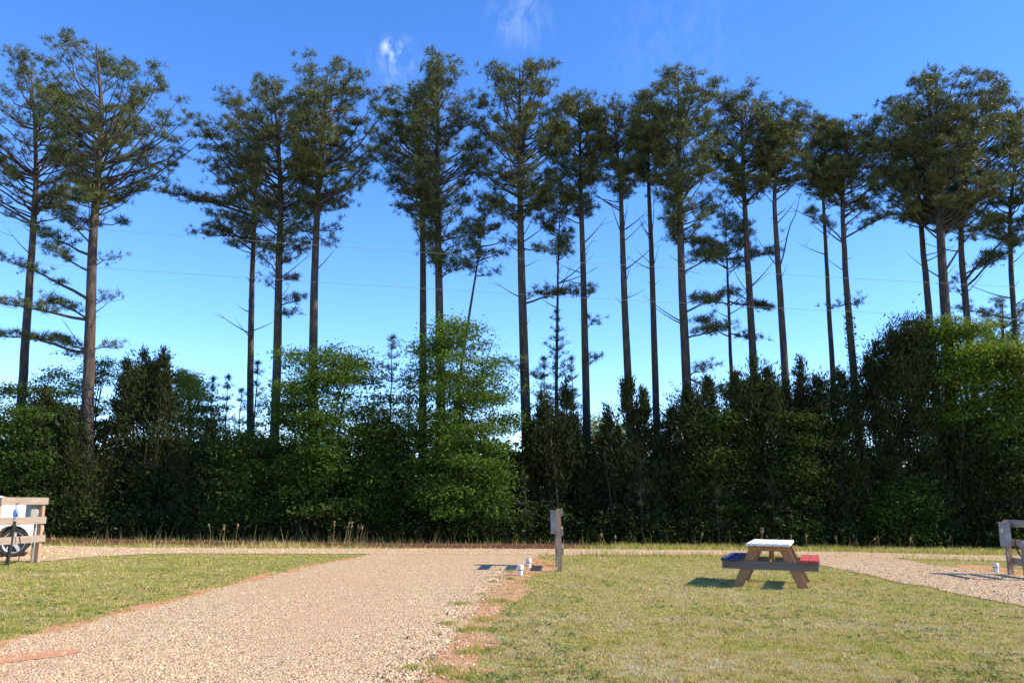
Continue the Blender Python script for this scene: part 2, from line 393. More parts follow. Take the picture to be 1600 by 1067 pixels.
def pine(pix, Y, r, prof, nb, label, seed, boughs=(), dead=0, dead_rng=None, tuft_n=17, dens=1.0, base=(.088, .108, .035), vine=False, name='pine_tree'):
    rng = np.random.default_rng(seed)
    line, rad = trunk_line(pix, Y, r)
    root = thing(name, (line[-1][0], Y, gz(line[-1][0])), label, 'tree', 'tall pines along the wood edge')
    tm = MB(); tm.tube(line, rad, 9)
    tx = lambda z: np.interp(z, line[::-1, 2], line[::-1, 0]); ty = lambda z: np.interp(z, line[::-1, 2], line[::-1, 1])
    pz = np.array([P(800, a, Y)[2] for a, _, _ in prof]); pl = np.array([P(b, a, Y)[0] for a, b, _ in prof]); pr = np.array([P(c, a, Y)[0] for a, _, c in prof])
    zs = np.linspace(pz[-1], pz[0], 60); wid = np.interp(zs, pz[::-1], (pr - pl)[::-1]) + .3; cdf = np.cumsum(wid) / wid.sum()
    C, D = [], []
    def limb(o, tip, r0, start=.4, k=7, sag=.35, twig=(.25, .7)):
        h = tip - o; ctrl = o + np.array([h[0] * .6, h[1] * .6, h[2] * sag]) + rng.normal(0, .08, 3)
        b = bez(o, ctrl, tip, 7); L = np.linalg.norm(h)
        b[1:-1] += rng.normal(0, .02 * L ** .5, (5, 3))
        tm.tube(b, np.linspace(r0, .009, 7), 5, cap=False)
        hx_ = np.array([h[0], h[1], 0]); hx_ /= np.linalg.norm(hx_) + 1e-9
        pads = [1.0] + ([.72] if L > .9 else []) + ([.5] if L > 2.6 or start < .35 else []) + ([.86, .6, .36] if start == .3 and L > 1.2 else [])
        for t in pads:
            t = min(max(t + rng.normal(0, .04), .1), 1.0); j = t * 6; i0 = min(int(j), 5); p = b[i0] + (b[i0 + 1] - b[i0]) * (j - i0)
            pr_ = rng.uniform(.28, .52) * (1.0 if t > .9 else .8) * (rng.uniform(.8, 1.6) if start == .3 else 1); m_ = int(k * rng.uniform(1.3, 2.1) * (1 if t > .9 else .7) * dens)
            for _ in range(m_):
                q = rng.normal(0, 1, 3); q /= np.linalg.norm(q); q *= rng.random() ** .5
                e = p + np.array([q[0] * pr_ * 1.25, q[1] * pr_ * 1.1, abs(q[2]) * pr_ * .6 + .05 - .08 * rng.random()])
                if rng.random() < .4: tm.tube(np.stack([p - hx_ * pr_ * .6 * rng.random(), e]), [.008, .004], 3, cap=False)
                dd = e - p; C.append(e); D.append(dd / (np.linalg.norm(dd) + .1) * .7 + hx_ * .2 + np.array([0, 0, .55]) + rng.normal(0, .2, 3))
        C.append(tip); D.append(h / L + np.array([0, 0, .5]))
    top = line[0][2]
    for i in range(nb):
        z = np.interp((i + rng.random()) / nb, cdf, zs)
        az = rng.uniform(0, 2 * np.pi); L_, R_ = tx(z) - np.interp(z, pz[::-1], pl[::-1]), np.interp(z, pz[::-1], pr[::-1]) - tx(z)
        side = max(.12, R_ if np.cos(az) > 0 else L_); mean = np.clip((max(L_, .1) + max(R_, .1)) / 2, .1, 2.6)
        R = abs(np.cos(az)) * side + (1 - abs(np.cos(az))) * mean
        rr = 1.27 * R * math.sqrt(rng.uniform(.2, 1.0)); hgt = (z - pz[-1]) / (pz[0] - pz[-1] + 1e-6)
        el = rng.uniform(.25, .65) + .35 * hgt
        z0 = np.clip(z - rr * math.tan(el), pz[-1] - 1.6, top - .25)
        o = np.array([tx(z0), ty(z0), z0]); tip = np.array([tx(z) + rr * np.cos(az), ty(z) + rr * np.sin(az), z])
        limb(o, tip, .018 + .012 * rr, start=.5 if rr > 1 else .31)
    for (py0, px1, py1, k) in boughs:
        o3 = P(800, py0, Y); z0 = o3[2]; o = np.array([tx(z0), ty(z0), z0]); tip = P(px1, py1, Y) + np.array([0, rng.uniform(-.5, .5), 0])
        limb(o, tip, .022 + .012 * abs(tip[0] - o[0]), start=.3, k=k * (1.05 if k > 3 else .3), sag=.75, twig=(.2, .6))
    lo, hi = dead_rng or (prof[-1][0], prof[-1][0] + 140)
    for _ in range(dead):
        z0 = P(800, rng.uniform(lo, hi), Y)[2]; az = rng.uniform(0, 2 * np.pi); l = rng.choice([rng.uniform(.2, .6), rng.uniform(.8, 2.2)], p=[.55, .45]); e = rng.uniform(.3, .9)
        d = np.array([np.cos(az) * np.cos(e), .6 * np.sin(az) * np.cos(e), np.sin(e)]); o = np.array([tx(z0), ty(z0), z0])
        b = bez(o, o + d * l * .5 - np.array([0, 0, .08 * l]), o + d * l, 5)
        tm.tube(b, np.linspace(.012 + .010 * l, .005, 5), 4, cap=False)
        if l > 1 and rng.random() < .6:
            d2 = d + rng.normal(0, .35, 3); tm.tube(np.stack([b[3], b[3] + d2 * l * .2, b[3] + d2 * l * .4]), [.010, .008, .004], 3, cap=False)
    tm.build('trunk', M_bark, root, smooth=True)
    cm = MB(); needles(cm, np.array(C), np.array(D), rng, n=tuft_n, base=base)
    # cones and dead brown tufts
    C = np.array(C); pick = C[rng.random(len(C)) < .05]; needles(cm, pick + rng.normal(0, .1, pick.shape), rng.normal(0, 1, pick.shape), rng, n=7, ln=(.04, .08), w=.05, base=(.06, .038, .022))
    cm.build('crown', M_needle, root)
    if vine:
        z = rng.uniform(1, 8.5, 900); th = rng.uniform(0, 6.28, 900); rv = np.interp(z, line[::-1, 2], rad[::-1]) + rng.uniform(.01, .10, 900)
        vm = MB(); leaves(vm, np.stack([tx(z) + rv * np.cos(th), ty(z) + rv * np.sin(th), z], 1), rng, .10, (.05, .085, .02)); vm.build('vine', M_leaf, root)
    return root

def sapling(px_top, py_top, Y, label, seed, reach=.8, sp=.42, lean=0, cat='tree', full=1.0, low=.18):
    rng = np.random.default_rng(seed)
    t = P(px_top, py_top, Y); bx = t[0] + lean; g = gz(bx)
    root = thing('young_pine', (bx, Y, g), label, cat, 'young pines in the understory')
    zz = np.linspace(t[2], g - .1, 14); xx = np.interp(-zz, [-t[2], -g], [t[0], bx]) + np.concatenate([[0], rng.normal(0, .02, 13)]); line = np.stack([xx, np.full(14, Y), zz], 1)
    hgt = t[2] - g
    tm = MB(); tm.tube(line, np.linspace(.008, .03 + hgt * .006, 14), 6)
    C, D = [], []
    z = t[2] - .05
    C.append(t); D.append((0, 0, 1.))
    while z > g + hgt * low:
        f = (t[2] - z) / hgt; ln = reach * (.2 + 1.0 * min(1, f * 2.2)) * rng.uniform(.75, 1.15) * (1 if f < .55 else 1.25 - .55 * f)
        x = np.interp(z, zz[::-1], xx[::-1])
        for a in rng.uniform(0, 6.28) + np.arange(5) * 1.257 + rng.normal(0, .2, 5):
            if rng.random() > .85 * full: continue
            e = rng.uniform(.15, .7) - .3 * f; d = np.array([np.cos(a) * np.cos(e), np.sin(a) * np.cos(e), np.sin(e) + .15]); l = ln * rng.uniform(.6, 1.1)
            o = np.array([x, Y, z]); tip = o + d * l; b = bez(o, o + d * l * .55 - np.array([0, 0, .1 * l]), tip, 4)
            tm.tube(b, np.linspace(.013, .004, 4), 4, cap=False)
            for s in np.arange(.3, 1.01, max(.14, .16 / l)):
                p = o + d * l * s; C.append(p + rng.normal(0, .03, 3)); D.append(d + np.array([0, 0, .6]) + rng.normal(0, .25, 3))
        z -= sp * rng.uniform(.7, 1.2)
    for z in np.arange(t[2] - .4, t[2], .12): C.append(np.array([np.interp(z, zz[::-1], xx[::-1]), Y, z])); D.append((0, 0, 1.))
    tm.build('trunk', M_bark, root, smooth=True)
    cm = MB(); needles(cm, np.array(C), np.array(D, float), rng, n=16, ln=(.12, .22), w=.02, base=(.055, .075, .03)); cm.build('crown', M_needle, root)
    return root

def profile_world(prof, Y):
    z = np.array([P(800, a, Y)[2] for a, _, _ in prof]); l = np.array([P(b, a, Y)[0] for a, b, _ in prof]); r = np.array([P(c, a, Y)[0] for a, _, c in prof])
    return z[::-1], l[::-1], r[::-1]
def clumps_in(prof, Y, n, depth, rng, shell=.5):
    z, l, r = profile_world(prof, Y)
    zs = np.linspace(z[0], z[-1], 80); w = np.interp(zs, z, r - l) + .1; cdf = np.cumsum(w) / w.sum()
    zz = np.interp(rng.random(n), cdf, zs) + rng.normal(0, .05, n)
    L, R = np.interp(zz, z, l), np.interp(zz, z, r); c, h = (L + R) / 2, (R - L) / 2
    rr = rng.random(n) ** shell; th = rng.uniform(0, 2 * np.pi, n)
    return np.stack([c + h * rr * np.cos(th), Y + depth * np.minimum(1, h / (h.max() + 1e-6) + .3) * rr * np.sin(th), zz], 1), (z, l, r)

def broadleaf(prof, Y, n, label, seed, depth=1.4, size=.10, base=(.055, .10, .018), per=215, sig=.30, stems=3, name='leafy_tree', cat='tree', trunk_r=.06):
    rng = np.random.default_rng(seed)
    cl, (z, l, r) = clumps_in(prof, Y, n, depth, rng)
    cx = (l[0] + r[0]) / 2; g = gz(cx); root = thing(name, (cx, Y, g), label, cat, 'broad-leaved trees of the understory')
    tm = MB(); ends = cl[rng.permutation(n)[:min(n, 26)]]
    sts = []
    for s in range(stems):
        bx = cx + rng.normal(0, .25); by = Y + rng.normal(0, .2); tp = np.array([cx + rng.normal(0, .35) * (r - l).max() * .35, Y + rng.normal(0, .3), z[-1] - .4])
        ln = bez(np.array([bx, by, g - .1]), np.array([bx, by, (g + tp[2]) / 2]), tp, 9); sts.append(ln); tm.tube(ln, np.linspace(trunk_r, .012, 9), 6)
    for e in ends:
        ln = sts[rng.integers(stems)]; k = np.argmin(np.abs(ln[:, 2] - (e[2] - .5 - .4 * abs(e[0] - cx)))); k = min(max(k, 2), 7); o = ln[k]
        tm.tube(bez(o, (o + e) / 2 + np.array([0, 0, .15]), e, 5), np.linspace(.022, .005, 5), 4, cap=False)
    tm.build('trunk', M_bark, root, smooth=True)
    cnt = (per * rng.uniform(.5, 1.5, n)).astype(int); cc = np.repeat(cl, cnt, 0)
    pts = cc + rng.normal(0, 1, cc.shape) * np.array([sig * 1.25, sig * 1.1, sig * .38])
    tone = np.repeat(rng.uniform(.7, 1.3, (n, 1)), cnt, 0); m = len(pts)
    colr = np.array(base)[None] * tone * rng.uniform(.75, 1.25, (m, 1)) * np.concatenate([rng.uniform(.8, 1.3, (m, 1)), np.ones((m, 1)), rng.uniform(.6, 1.3, (m, 1))], 1)
    cm = MB(); pts[:, 2] = np.maximum(pts[:, 2], g + .05); leaves(cm, pts, rng, size, colors=colr); cm.build('crown', M_leaf, root)
    return root

def cedar(prof, Y, n, label, seed, spires=(), depth=1.3, base=(.031, .045, .016), per=105, name='cedar_tree'):
    rng = np.random.default_rng(seed)
    cl, (z, l, r) = clumps_in(prof, Y, n, depth, rng, .6)
    cx = (l[0] + r[0]) / 2; g = gz(cx); root = thing(name, (cx, Y, g), label, 'tree', 'dark cedars of the understory')
    tm = MB(); ex = []
    tops = [P(a, b, Y + rng.uniform(-.5, .5)) for a, b in spires] or [np.array([(l[-1] + r[-1]) / 2, Y, z[-1]])]
    for t in tops:
        bx = cx + (t[0] - cx) * .3; ln = bez(np.array([bx, t[1], g - .1]), np.array([t[0], t[1], g + (t[2] - g) * .5]), t, 8); tm.tube(ln, np.linspace(.07, .008, 8), 6)
        k = 34; f = rng.random(k) ** .8 * 2.2; a = rng.uniform(0, 6.28, k); w = .05 + .20 * f * rng.uniform(.3, 1, k)
        ex.append(np.stack([np.interp(t[2] - f, ln[:, 2], ln[:, 0]) + w * np.cos(a), t[1] + w * np.sin(a), t[2] - f], 1))
    n0 = len(cl); cl = np.vstack([cl] + ex); n = len(cl)
    tm.build('trunk', M_bark, root, smooth=True)
    cnt = (per * rng.uniform(.6, 1.4, n)).astype(int); cnt[n0:] = cnt[n0:] * .55; cc = np.repeat(cl, cnt, 0); m = len(cc)
    sg = np.repeat(np.where(np.arange(n) < n0, .20, .075), cnt)[:, None]
    pts = cc + rng.normal(0, 1, cc.shape) * sg * np.array([1, 1, 1.5]); pts[:, 2] = np.maximum(pts[:, 2], g + .05)
    out = pts - np.stack([np.full(m, cx), np.full(m, Y), pts[:, 2]], 1); out /= np.linalg.norm(out, axis=1)[:, None] + .3
    d = out * .6 + np.array([0, 0, .8]) + rng.normal(0, .45, (m, 3)); d /= np.linalg.norm(d, axis=1)[:, None]
    s = np.cross(d, rng.normal(0, 1, (m, 3))); s /= np.linalg.norm(s, axis=1)[:, None] + 1e-9
    L = rng.uniform(.10, .24, (m, 1)); w = .05
    V = np.stack([pts - s * w / 2, pts + s * w / 2, pts + d * L], 1).reshape(-1, 3)
    tone = np.repeat(rng.uniform(.7, 1.35, (n, 1)), cnt, 0)
    colr = np.array(base)[None] * tone * rng.uniform(.8, 1.2, (m, 1)) * np.concatenate([rng.uniform(.85, 1.35, (m, 1)), np.ones((m, 2))], 1)
    cm = MB(); cm.add(V, np.arange(m * 3).reshape(-1, 3), np.repeat(colr, 3, 0)); cm.build('crown', M_cedar, root)
    return root

# ------------------------------------------------------------------ tall pines
PINES = [
 # trunk pixels top-first, Y, r, profile (y, left, right), branches, label, options
 ([(48, 96), (56, 250), (48, 400), (32, 640)], 33.5, .20, [(95, 20, 75), (130, -30, 110), (200, -55, 120), (270, -50, 115), (320, -20, 100)], 78, 'leftmost tall pine, its trunk leaning right and its crown cut by the picture edge', dict(dead=5, boughs=[(300, -10, 250, 8), (335, 100, 300, 6)])),
 ([(150, 68), (160, 180), (150, 300), (143, 400), (137, 650), (138, 800)], 30.5, .235, [(68, 115, 180), (105, 80, 225), (150, 75, 262), (190, 90, 292), (240, 95, 255), (300, 105, 205), (340, 110, 190)], 105, 'big pine with thick bark and several low boughs reaching left', dict(dead=8, dead_rng=(330, 560), boughs=[(470, 0, 405, 8), (400, 40, 350, 10), (425, 70, 385, 9), (500, -5, 478, 11), (500, 60, 470, 9), (552, -10, 522, 11), (552, 70, 530, 9), (548, 172, 540, 6), (480, 170, 465, 5), (420, 168, 400, 4), (385, 90, 335, 8), (365, 165, 345, 4)])),
 ([(395, 170), (400, 300), (395, 400), (391, 600), (391, 745)], 35.5, .165, [(170, 375, 420), (200, 335, 430), (240, 315, 430), (285, 300, 430), (330, 340, 425), (385, 365, 420)], 62, 'slim pine whose crown leans out left over the open gap', dict(dead=9, dead_rng=(390, 540), boughs=[(340, 262, 305, 13), (330, 290, 312, 10), (380, 325, 350, 9), (372, 300, 362, 7)])),
 ([(428, 120), (440, 300), (437, 400), (433, 600), (429, 760)], 32.5, .20, [(120, 395, 450), (150, 365, 480), (210, 345, 490), (280, 360, 490), (340, 385, 480), (400, 405, 470)], 92, 'pine with a low hanging clump, middle of the trio left of the centre gap', dict(dead=8, dead_rng=(380, 470), boughs=[(440, 465, 440, 7), (480, 470, 470, 8), (460, 415, 440, 6), (490, 455, 495, 7), (430, 410, 405, 5)])),
 ([(512, 108), (503, 250), (497, 300), (493, 400), (490, 560), (490, 740)], 32.0, .205, [(108, 470, 540), (140, 445, 570), (165, 440, 600), (220, 450, 600), (270, 455, 580), (320, 470, 540)], 100, 'pine with wide rounded crown, right one of the trio left of the centre gap', dict(dead=9, dead_rng=(320, 480), boughs=[(360, 528, 355, 8), (372, 515, 385, 6), (365, 472, 360, 6)])),
 ([(640, 130), (658, 250), (661, 400), (661, 600), (660, 780)], 33.8, .185, [(128, 610, 655), (165, 600, 690), (220, 595, 690), (265, 600, 690), (330, 635, 690)], 66, 'straight pine just left of the tallest pointed pine', dict(dead=9, dead_rng=(310, 430), boughs=[(330, 612, 275, 9), (390, 640, 330, 6)])),
 ([(686, 83), (684, 200), (683, 300), (686, 450), (689, 640), (690, 740)], 32.2, .20, [(83, 672, 700), (120, 655, 722), (170, 640, 740), (230, 640, 750), (290, 645, 748), (350, 665, 735), (420, 675, 725)], 100, 'tallest pine with pointed crown top near the middle', dict(dead=8, dead_rng=(330, 470), boughs=[(400, 725, 375, 6), (440, 715, 415, 6)])),
 ([(757, 335), (748, 400), (735, 480), (718, 590)], 33.0, .085, [(312, 745, 770), (340, 730, 790), (380, 728, 785), (420, 730, 770)], 15, 'thin crooked pine leaning right, with few tufts', dict(dead=6, dead_rng=(380, 500), boughs=[(410, 785, 402, 6), (430, 765, 432, 5)])),
 ([(812, 100), (812, 250), (814, 400), (819, 560), (824, 740)], 32.0, .21, [(100, 785, 835), (125, 760, 868), (180, 748, 880), (240, 750, 875), (300, 765, 860), (335, 780, 850)], 96, 'pine with flat topped crown and a low bough reaching right', dict(dead=7, dead_rng=(330, 560), boughs=[(475, 900, 458, 11), (350, 768, 320, 8), (385, 850, 395, 7), (395, 790, 380, 7), (345, 860, 320, 8), (590, 800, 572, 7), (585, 845, 592, 6), (470, 845, 458, 6)])),
 ([(876, 300), (872, 400), (869, 640)], 34.0, .085, [(300, 862, 890), (340, 848, 895), (400, 850, 893)], 16, 'spindly half-bare pine between two big pines right of centre', dict(dead=14, dead_rng=(380, 560))),
 ([(905, 150), (907, 300), (911, 420), (916, 650)], 33.0, .175, [(150, 885, 925), (185, 868, 942), (240, 858, 940), (290, 862, 930), (330, 868, 920)], 64, 'pine with narrow crown above a tangle of bare twigs', dict(dead=16, dead_rng=(310, 450), boughs=[(470, 925, 455, 5), (520, 928, 500, 5), (580, 930, 560, 5)])),
 ([(958, 165), (970, 300), (975, 470), (986, 690)], 32.5, .18, [(163, 935, 985), (190, 925, 1005), (230, 930, 1005), (270, 938, 995), (300, 945, 990)], 52, 'pine with many bare forked limbs under a small crown', dict(dead=26, dead_rng=(290, 490))),
 ([(1016, 145), (1012, 270), (1018, 400), (1026, 710)], 33.4, .16, [(145, 1002, 1030), (180, 990, 1045), (230, 985, 1050), (280, 990, 1045)], 48, 'slim pine with clean straight trunk and small tufted crown', dict(dead=14, dead_rng=(270, 460))),
 ([(1060, 112), (1060, 250), (1064, 420), (1076, 680)], 31.6, .205, [(112, 1040, 1085), (135, 1030, 1115), (190, 1018, 1125), (250, 1020, 1125), (310, 1035, 1110), (370, 1050, 1100)], 96, 'pine with long arching low branches reaching right', dict(dead=8, dead_rng=(330, 520), boughs=[(430, 1130, 392, 9), (490, 1145, 455, 10), (530, 1130, 515, 8), (590, 1110, 575, 8), (380, 1110, 375, 8), (590, 1135, 620, 6)])),
 ([(1132, 330), (1137, 420), (1146, 640)], 33.2, .10, [(330, 1118, 1145), (360, 1108, 1165), (400, 1100, 1175)], 18, 'shorter thin pine carrying flat layered boughs', dict(dead=8, dead_rng=(390, 560), boughs=[(405, 1205, 398, 8), (420, 1090, 400, 8), (470, 1205, 480, 10), (475, 1090, 465, 9), (520, 1180, 530, 7), (525, 1095, 505, 8)])),
 ([(1158, 138), (1160, 260), (1168, 420), (1180, 620)], 32.6, .18, [(138, 1140, 1178), (165, 1122, 1205), (210, 1112, 1218), (260, 1115, 1215), (310, 1130, 1200)], 76, 'pine with dense upright crown behind the layered thin pine', dict(dead=9, dead_rng=(300, 480))),
 ([(1222, 170), (1208, 300), (1217, 440), (1231, 640)], 32.0, .17, [(170, 1205, 1240), (195, 1185, 1258), (230, 1180, 1265), (280, 1190, 1255)], 54, 'pine with one long bare limb forking up to the right', dict(dead=12, dead_rng=(280, 470), boughs=[(425, 1252, 305, 3)])),
 ([(1282, 178), (1285, 300), (1292, 430), (1304, 640)], 33.5, .125, [(178, 1270, 1292), (205, 1260, 1310), (250, 1258, 1318), (300, 1262, 1312)], 42, 'slender pole-like pine left of the vine covered pine', dict(dead=9, dead_rng=(290, 400))),
 ([(1328, 190), (1316, 300), (1322, 440), (1336, 620)], 32.2, .175, [(188, 1305, 1345), (215, 1290, 1375), (260, 1280, 1385), (310, 1285, 1375)], 72, 'pine with vine leaves up its trunk and a bough reaching right', dict(dead=8, dead_rng=(300, 460), vine=True, boughs=[(372, 1388, 335, 10), (355, 1368, 318, 8), (380, 1270, 330, 7), (475, 1350, 470, 4), (475, 1305, 478, 4)])),
 ([(1418, 165), (1436, 300), (1444, 400), (1458, 560)], 33.6, .185, [(160, 1395, 1440), (200, 1372, 1450), (260, 1370, 1460), (320, 1385, 1460), (350, 1400, 1455)], 74, 'pine at the left side of the big merged crown', dict(dead=7, dead_rng=(340, 470))),
 ([(1465, 121), (1460, 240), (1468, 370), (1480, 560)], 31.6, .24, [(121, 1430, 1500), (140, 1395, 1530), (190, 1375, 1550), (250, 1380, 1560), (310, 1395, 1550), (340, 1415, 1530)], 130, 'massive pine with the broadest domed crown of the row', dict(dead=7, dead_rng=(330, 470), boughs=[(430, 1550, 340, 9)])),
 ([(1530, 150), (1505, 300), (1500, 380), (1518, 560)], 32.8, .18, [(150, 1505, 1565), (185, 1490, 1590), (240, 1480, 1595), (300, 1485, 1590), (350, 1500, 1570)], 80, 'pine right of the massive one, with boughs sweeping up right', dict(dead=7, dead_rng=(350, 470), boughs=[(440, 1600, 350, 11), (450, 1590, 380, 9), (430, 1555, 400, 8), (470, 1490, 440, 5)])),
 ([(1598, 165), (1577, 320), (1578, 420), (1588, 580)], 33.6, .15, [(165, 1585, 1620), (200, 1560, 1650), (260, 1545, 1650), (320, 1540, 1640), (370, 1555, 1625)], 60, 'rightmost tall pine, partly cut by the picture edge', dict(dead=9, dead_rng=(360, 500), vine=True, boughs=[(500, 1505, 478, 4)])),
]
for k, (pix, Y, r, prof, nb, lab, kw) in enumerate(PINES):
    pine(pix, Y, r, prof, int(nb * 1.0), lab, 100 + k, **kw)
# pines outside the picture to the right, which shade the row
pine([(1720, 140), (1730, 400), (1750, 600)], 32.5, .2, [(140, 1690, 1750), (220, 1650, 1800), (330, 1670, 1780)], 60, 'pine standing beyond the right picture edge', 190, dead=4, tuft_n=10)
pine([(1850, 130), (1860, 400), (1880, 600)], 31.5, .2, [(130, 1820, 1880), (220, 1780, 1930), (330, 1800, 1900)], 60, 'second pine beyond the right picture edge', 191, dead=4, tuft_n=10)
# far pines seen between
pine([(296, 580), (297, 650), (298, 760)], 62, .22, [(579, 286, 306), (592, 278, 315), (610, 284, 312)], 26, 'small round-headed pine far behind, left of the slim pine', 195, tuft_n=10)
pine([(1566, 470), (1568, 560), (1570, 700)], 47, .2, [(468, 1555, 1580), (490, 1535, 1605), (530, 1530, 1610), (570, 1540, 1605)], 60, 'shorter pine behind the right edge trees', 196, tuft_n=10)

# ------------------------------------------------------------------ understory trees
GREEN, BRIGHT, DARK = (.055, .105, .018), (.12, .17, .025), (.032, .06, .014)
BROAD = [
 ([(545, 118, 150), (575, 85, 180), (620, 65, 200), (690, 60, 200), (740, 80, 190)], 35.0, 85, 'airy leafy tree behind the big left pine', dict(base=(.09, .14, .03), sig=.25)),
 ([(598, 10, 60), (630, -30, 105), (700, -60, 125), (790, -60, 130), (825, -60, 130)], 31.0, 150, 'dark bushy tree at the left picture edge', dict(base=DARK)),
 ([(590, 265, 300), (620, 240, 325), (680, 228, 335), (760, 232, 330)], 34.0, 95, 'bright yellow-green bush between cedar and slim pine', dict(base=(.14, .18, .03))),
 ([(538, 500, 560), (552, 455, 580), (600, 438, 598), (670, 432, 605), (740, 432, 602), (800, 440, 590)], 29.8, 210, 'broad leafy tree in front of the left trio of pines', dict(base=GREEN, depth=1.6)),
 ([(508, 700, 738), (530, 668, 758), (565, 645, 778), (605, 632, 805), (660, 625, 808), (720, 632, 800), (800, 650, 785)], 29.8, 235, 'tall leafy tree covering the middle pine trunks, layered to the right', dict(base=(.06, .115, .02), depth=1.7)),
 ([(655, 920, 965), (690, 905, 985), (750, 900, 990)], 39.0, 70, 'sunlit yellow-green bush seen through the gap right of centre', dict(base=(.15, .19, .03))),
 ([(600, 1150, 1172), (630, 1140, 1185), (680, 1135, 1190)], 31.5, 35, 'small green leafy sapling among the right cedars', dict(base=GREEN)),
 ([(503, 1455, 1500), (525, 1442, 1545), (575, 1445, 1580), (640, 1450, 1590), (690, 1460, 1590)], 30.0, 190, 'bright leafy tree in front of the massive pine', dict(base=(.085, .14, .022), depth=1.5)),
 ([(530, 1585, 1640), (570, 1550, 1660), (620, 1540, 1680), (675, 1550, 1680)], 29.4, 120, 'lighter green leafy tree at the right picture edge', dict(base=(.11, .16, .028), depth=1.4)),
 ([(640, 1100, 1130), (670, 1085, 1150), (740, 1080, 1155), (800, 1085, 1150)], 29.6, 70, 'mid-green leafy sapling between two dark cedars left of the table', dict(base=(.034, .06, .014), stems=2, depth=.8)),
 ([(640, 20, 60), (680, 0, 90), (760, -10, 100), (825, -10, 100)], 29.6, 80, 'feathery mid-green bush near the left picture edge', dict(base=(.045, .085, .018), stems=2, depth=.8)),
 ([(670, 350, 390), (710, 330, 420), (780, 325, 430), (830, 325, 430)], 29.6, 90, 'green bush at the foot of the slim left pine', dict(base=(.06, .10, .02), stems=3, depth=.9)),
 ([(640, 560, 610), (690, 550, 640), (780, 550, 660), (835, 550, 660)], 30.0, 110, 'shaded green bush between the two leafy trees', dict(base=(.05, .09, .018), stems=3, depth=.9)),
 ([(640, 1225, 1250), (680, 1210, 1270), (760, 1205, 1275), (840, 1205, 1275)], 29.5, 80, 'dull green leafy bush between the cedars right of the table', dict(base=(.03, .052, .013), stems=2, depth=.8)),
 ([(690, 1540, 1600), (740, 1520, 1640), (845, 1520, 1640)], 29.0, 90, 'shaded green bush behind the right hand fence', dict(base=(.03, .052, .013), stems=2, depth=.8)),
 ([(790, 515, 570), (800, 505, 590), (830, 500, 600)], 29.0, 30, 'low rounded bush before the broad leafy tree', dict(base=DARK, stems=2, trunk_r=.02, depth=.6)),
 ([(770, 700, 760), (795, 680, 790), (838, 680, 790)], 29.4, 45, 'low dark bush beneath the tall leafy middle tree', dict(base=DARK, stems=2, trunk_r=.02, depth=.7)),
 ([(750, 1380, 1440), (775, 1365, 1455), (835, 1365, 1460)], 29.3, 55, 'low green bush beneath the tall dark cedar', dict(base=(.045, .095, .016), stems=2, trunk_r=.02, depth=.7)),
]
for k, (prof, Y, n, lab, kw) in enumerate(BROAD): broadleaf(prof, Y, int(n * 1.1), lab, 300 + k, **kw)
CEDARS = [
 ([(560, 215, 240), (600, 190, 268), (660, 180, 285), (740, 175, 295), (828, 175, 300)], 31.5, 150, 'spiky cedar with several leaders right of the big left pine', dict(spires=[(200, 560), (212, 575), (230, 543), (258, 548), (244, 565)])),
 ([(650, 60, 120), (700, 40, 180), (828, 40, 185)], 30.2, 120, 'dark low cedar around the foot of the big left pine', dict(spires=[(75, 600), (110, 640)])),
 ([(690, 300, 350), (740, 280, 400), (832, 280, 420)], 30.2, 110, 'low dark cedar left of the broad leafy tree', dict(spires=[(330, 660)])),
 ([(650, 840, 890), (690, 812, 930), (760, 800, 945), (836, 800, 950)], 30.8, 150, 'bushy dark cedar behind the meter post', dict(spires=[(850, 610), (885, 590), (830, 660)])),
 ([(660, 960, 1000), (700, 930, 1040), (770, 925, 1050), (840, 925, 1050)], 30.4, 140, 'dark cedar below the bare limbed pine', dict(spires=[(980, 585), (948, 640), (1005, 610), (1028, 660)])),
 ([(620, 1055, 1095), (660, 1035, 1120), (730, 1028, 1135), (842, 1025, 1140)], 30.2, 160, 'dense dark cedar at the foot of the pine with arching branches', dict(spires=[(1050, 640), (1075, 606), (1105, 590)])),
 ([(590, 1170, 1215), (630, 1140, 1240), (700, 1125, 1245), (844, 1120, 1250)], 30.2, 185, 'dark cedar behind the picnic table', dict(spires=[(1150, 585), (1180, 560), (1200, 580), (1225, 590)])),
 ([(600, 1265, 1325), (640, 1240, 1345), (720, 1230, 1350), (846, 1230, 1355)], 30.2, 180, 'broad dark cedar below the slender pole-like pine', dict(spires=[(1250, 562), (1275, 590), (1310, 585), (1330, 578)])),
 ([(512, 1398, 1435), (540, 1372, 1448), (590, 1350, 1458), (680, 1340, 1462), (846, 1335, 1465)], 30.0, 260, 'tallest and darkest cedar left of the bright leafy tree', dict(spires=[(1372, 528), (1395, 515), (1412, 500), (1440, 508), (1355, 560)])),
 ([(665, 1470, 1560), (690, 1455, 1620), (760, 1450, 1640), (850, 1450, 1650)], 29.8, 230, 'wide dark cedar thicket tree at the lower right', dict(spires=[(1480, 655), (1530, 660)])),
]
for k, (prof, Y, n, lab, kw) in enumerate(CEDARS): cedar(prof, Y, int(n * 1.2), lab, 400 + k, **kw)
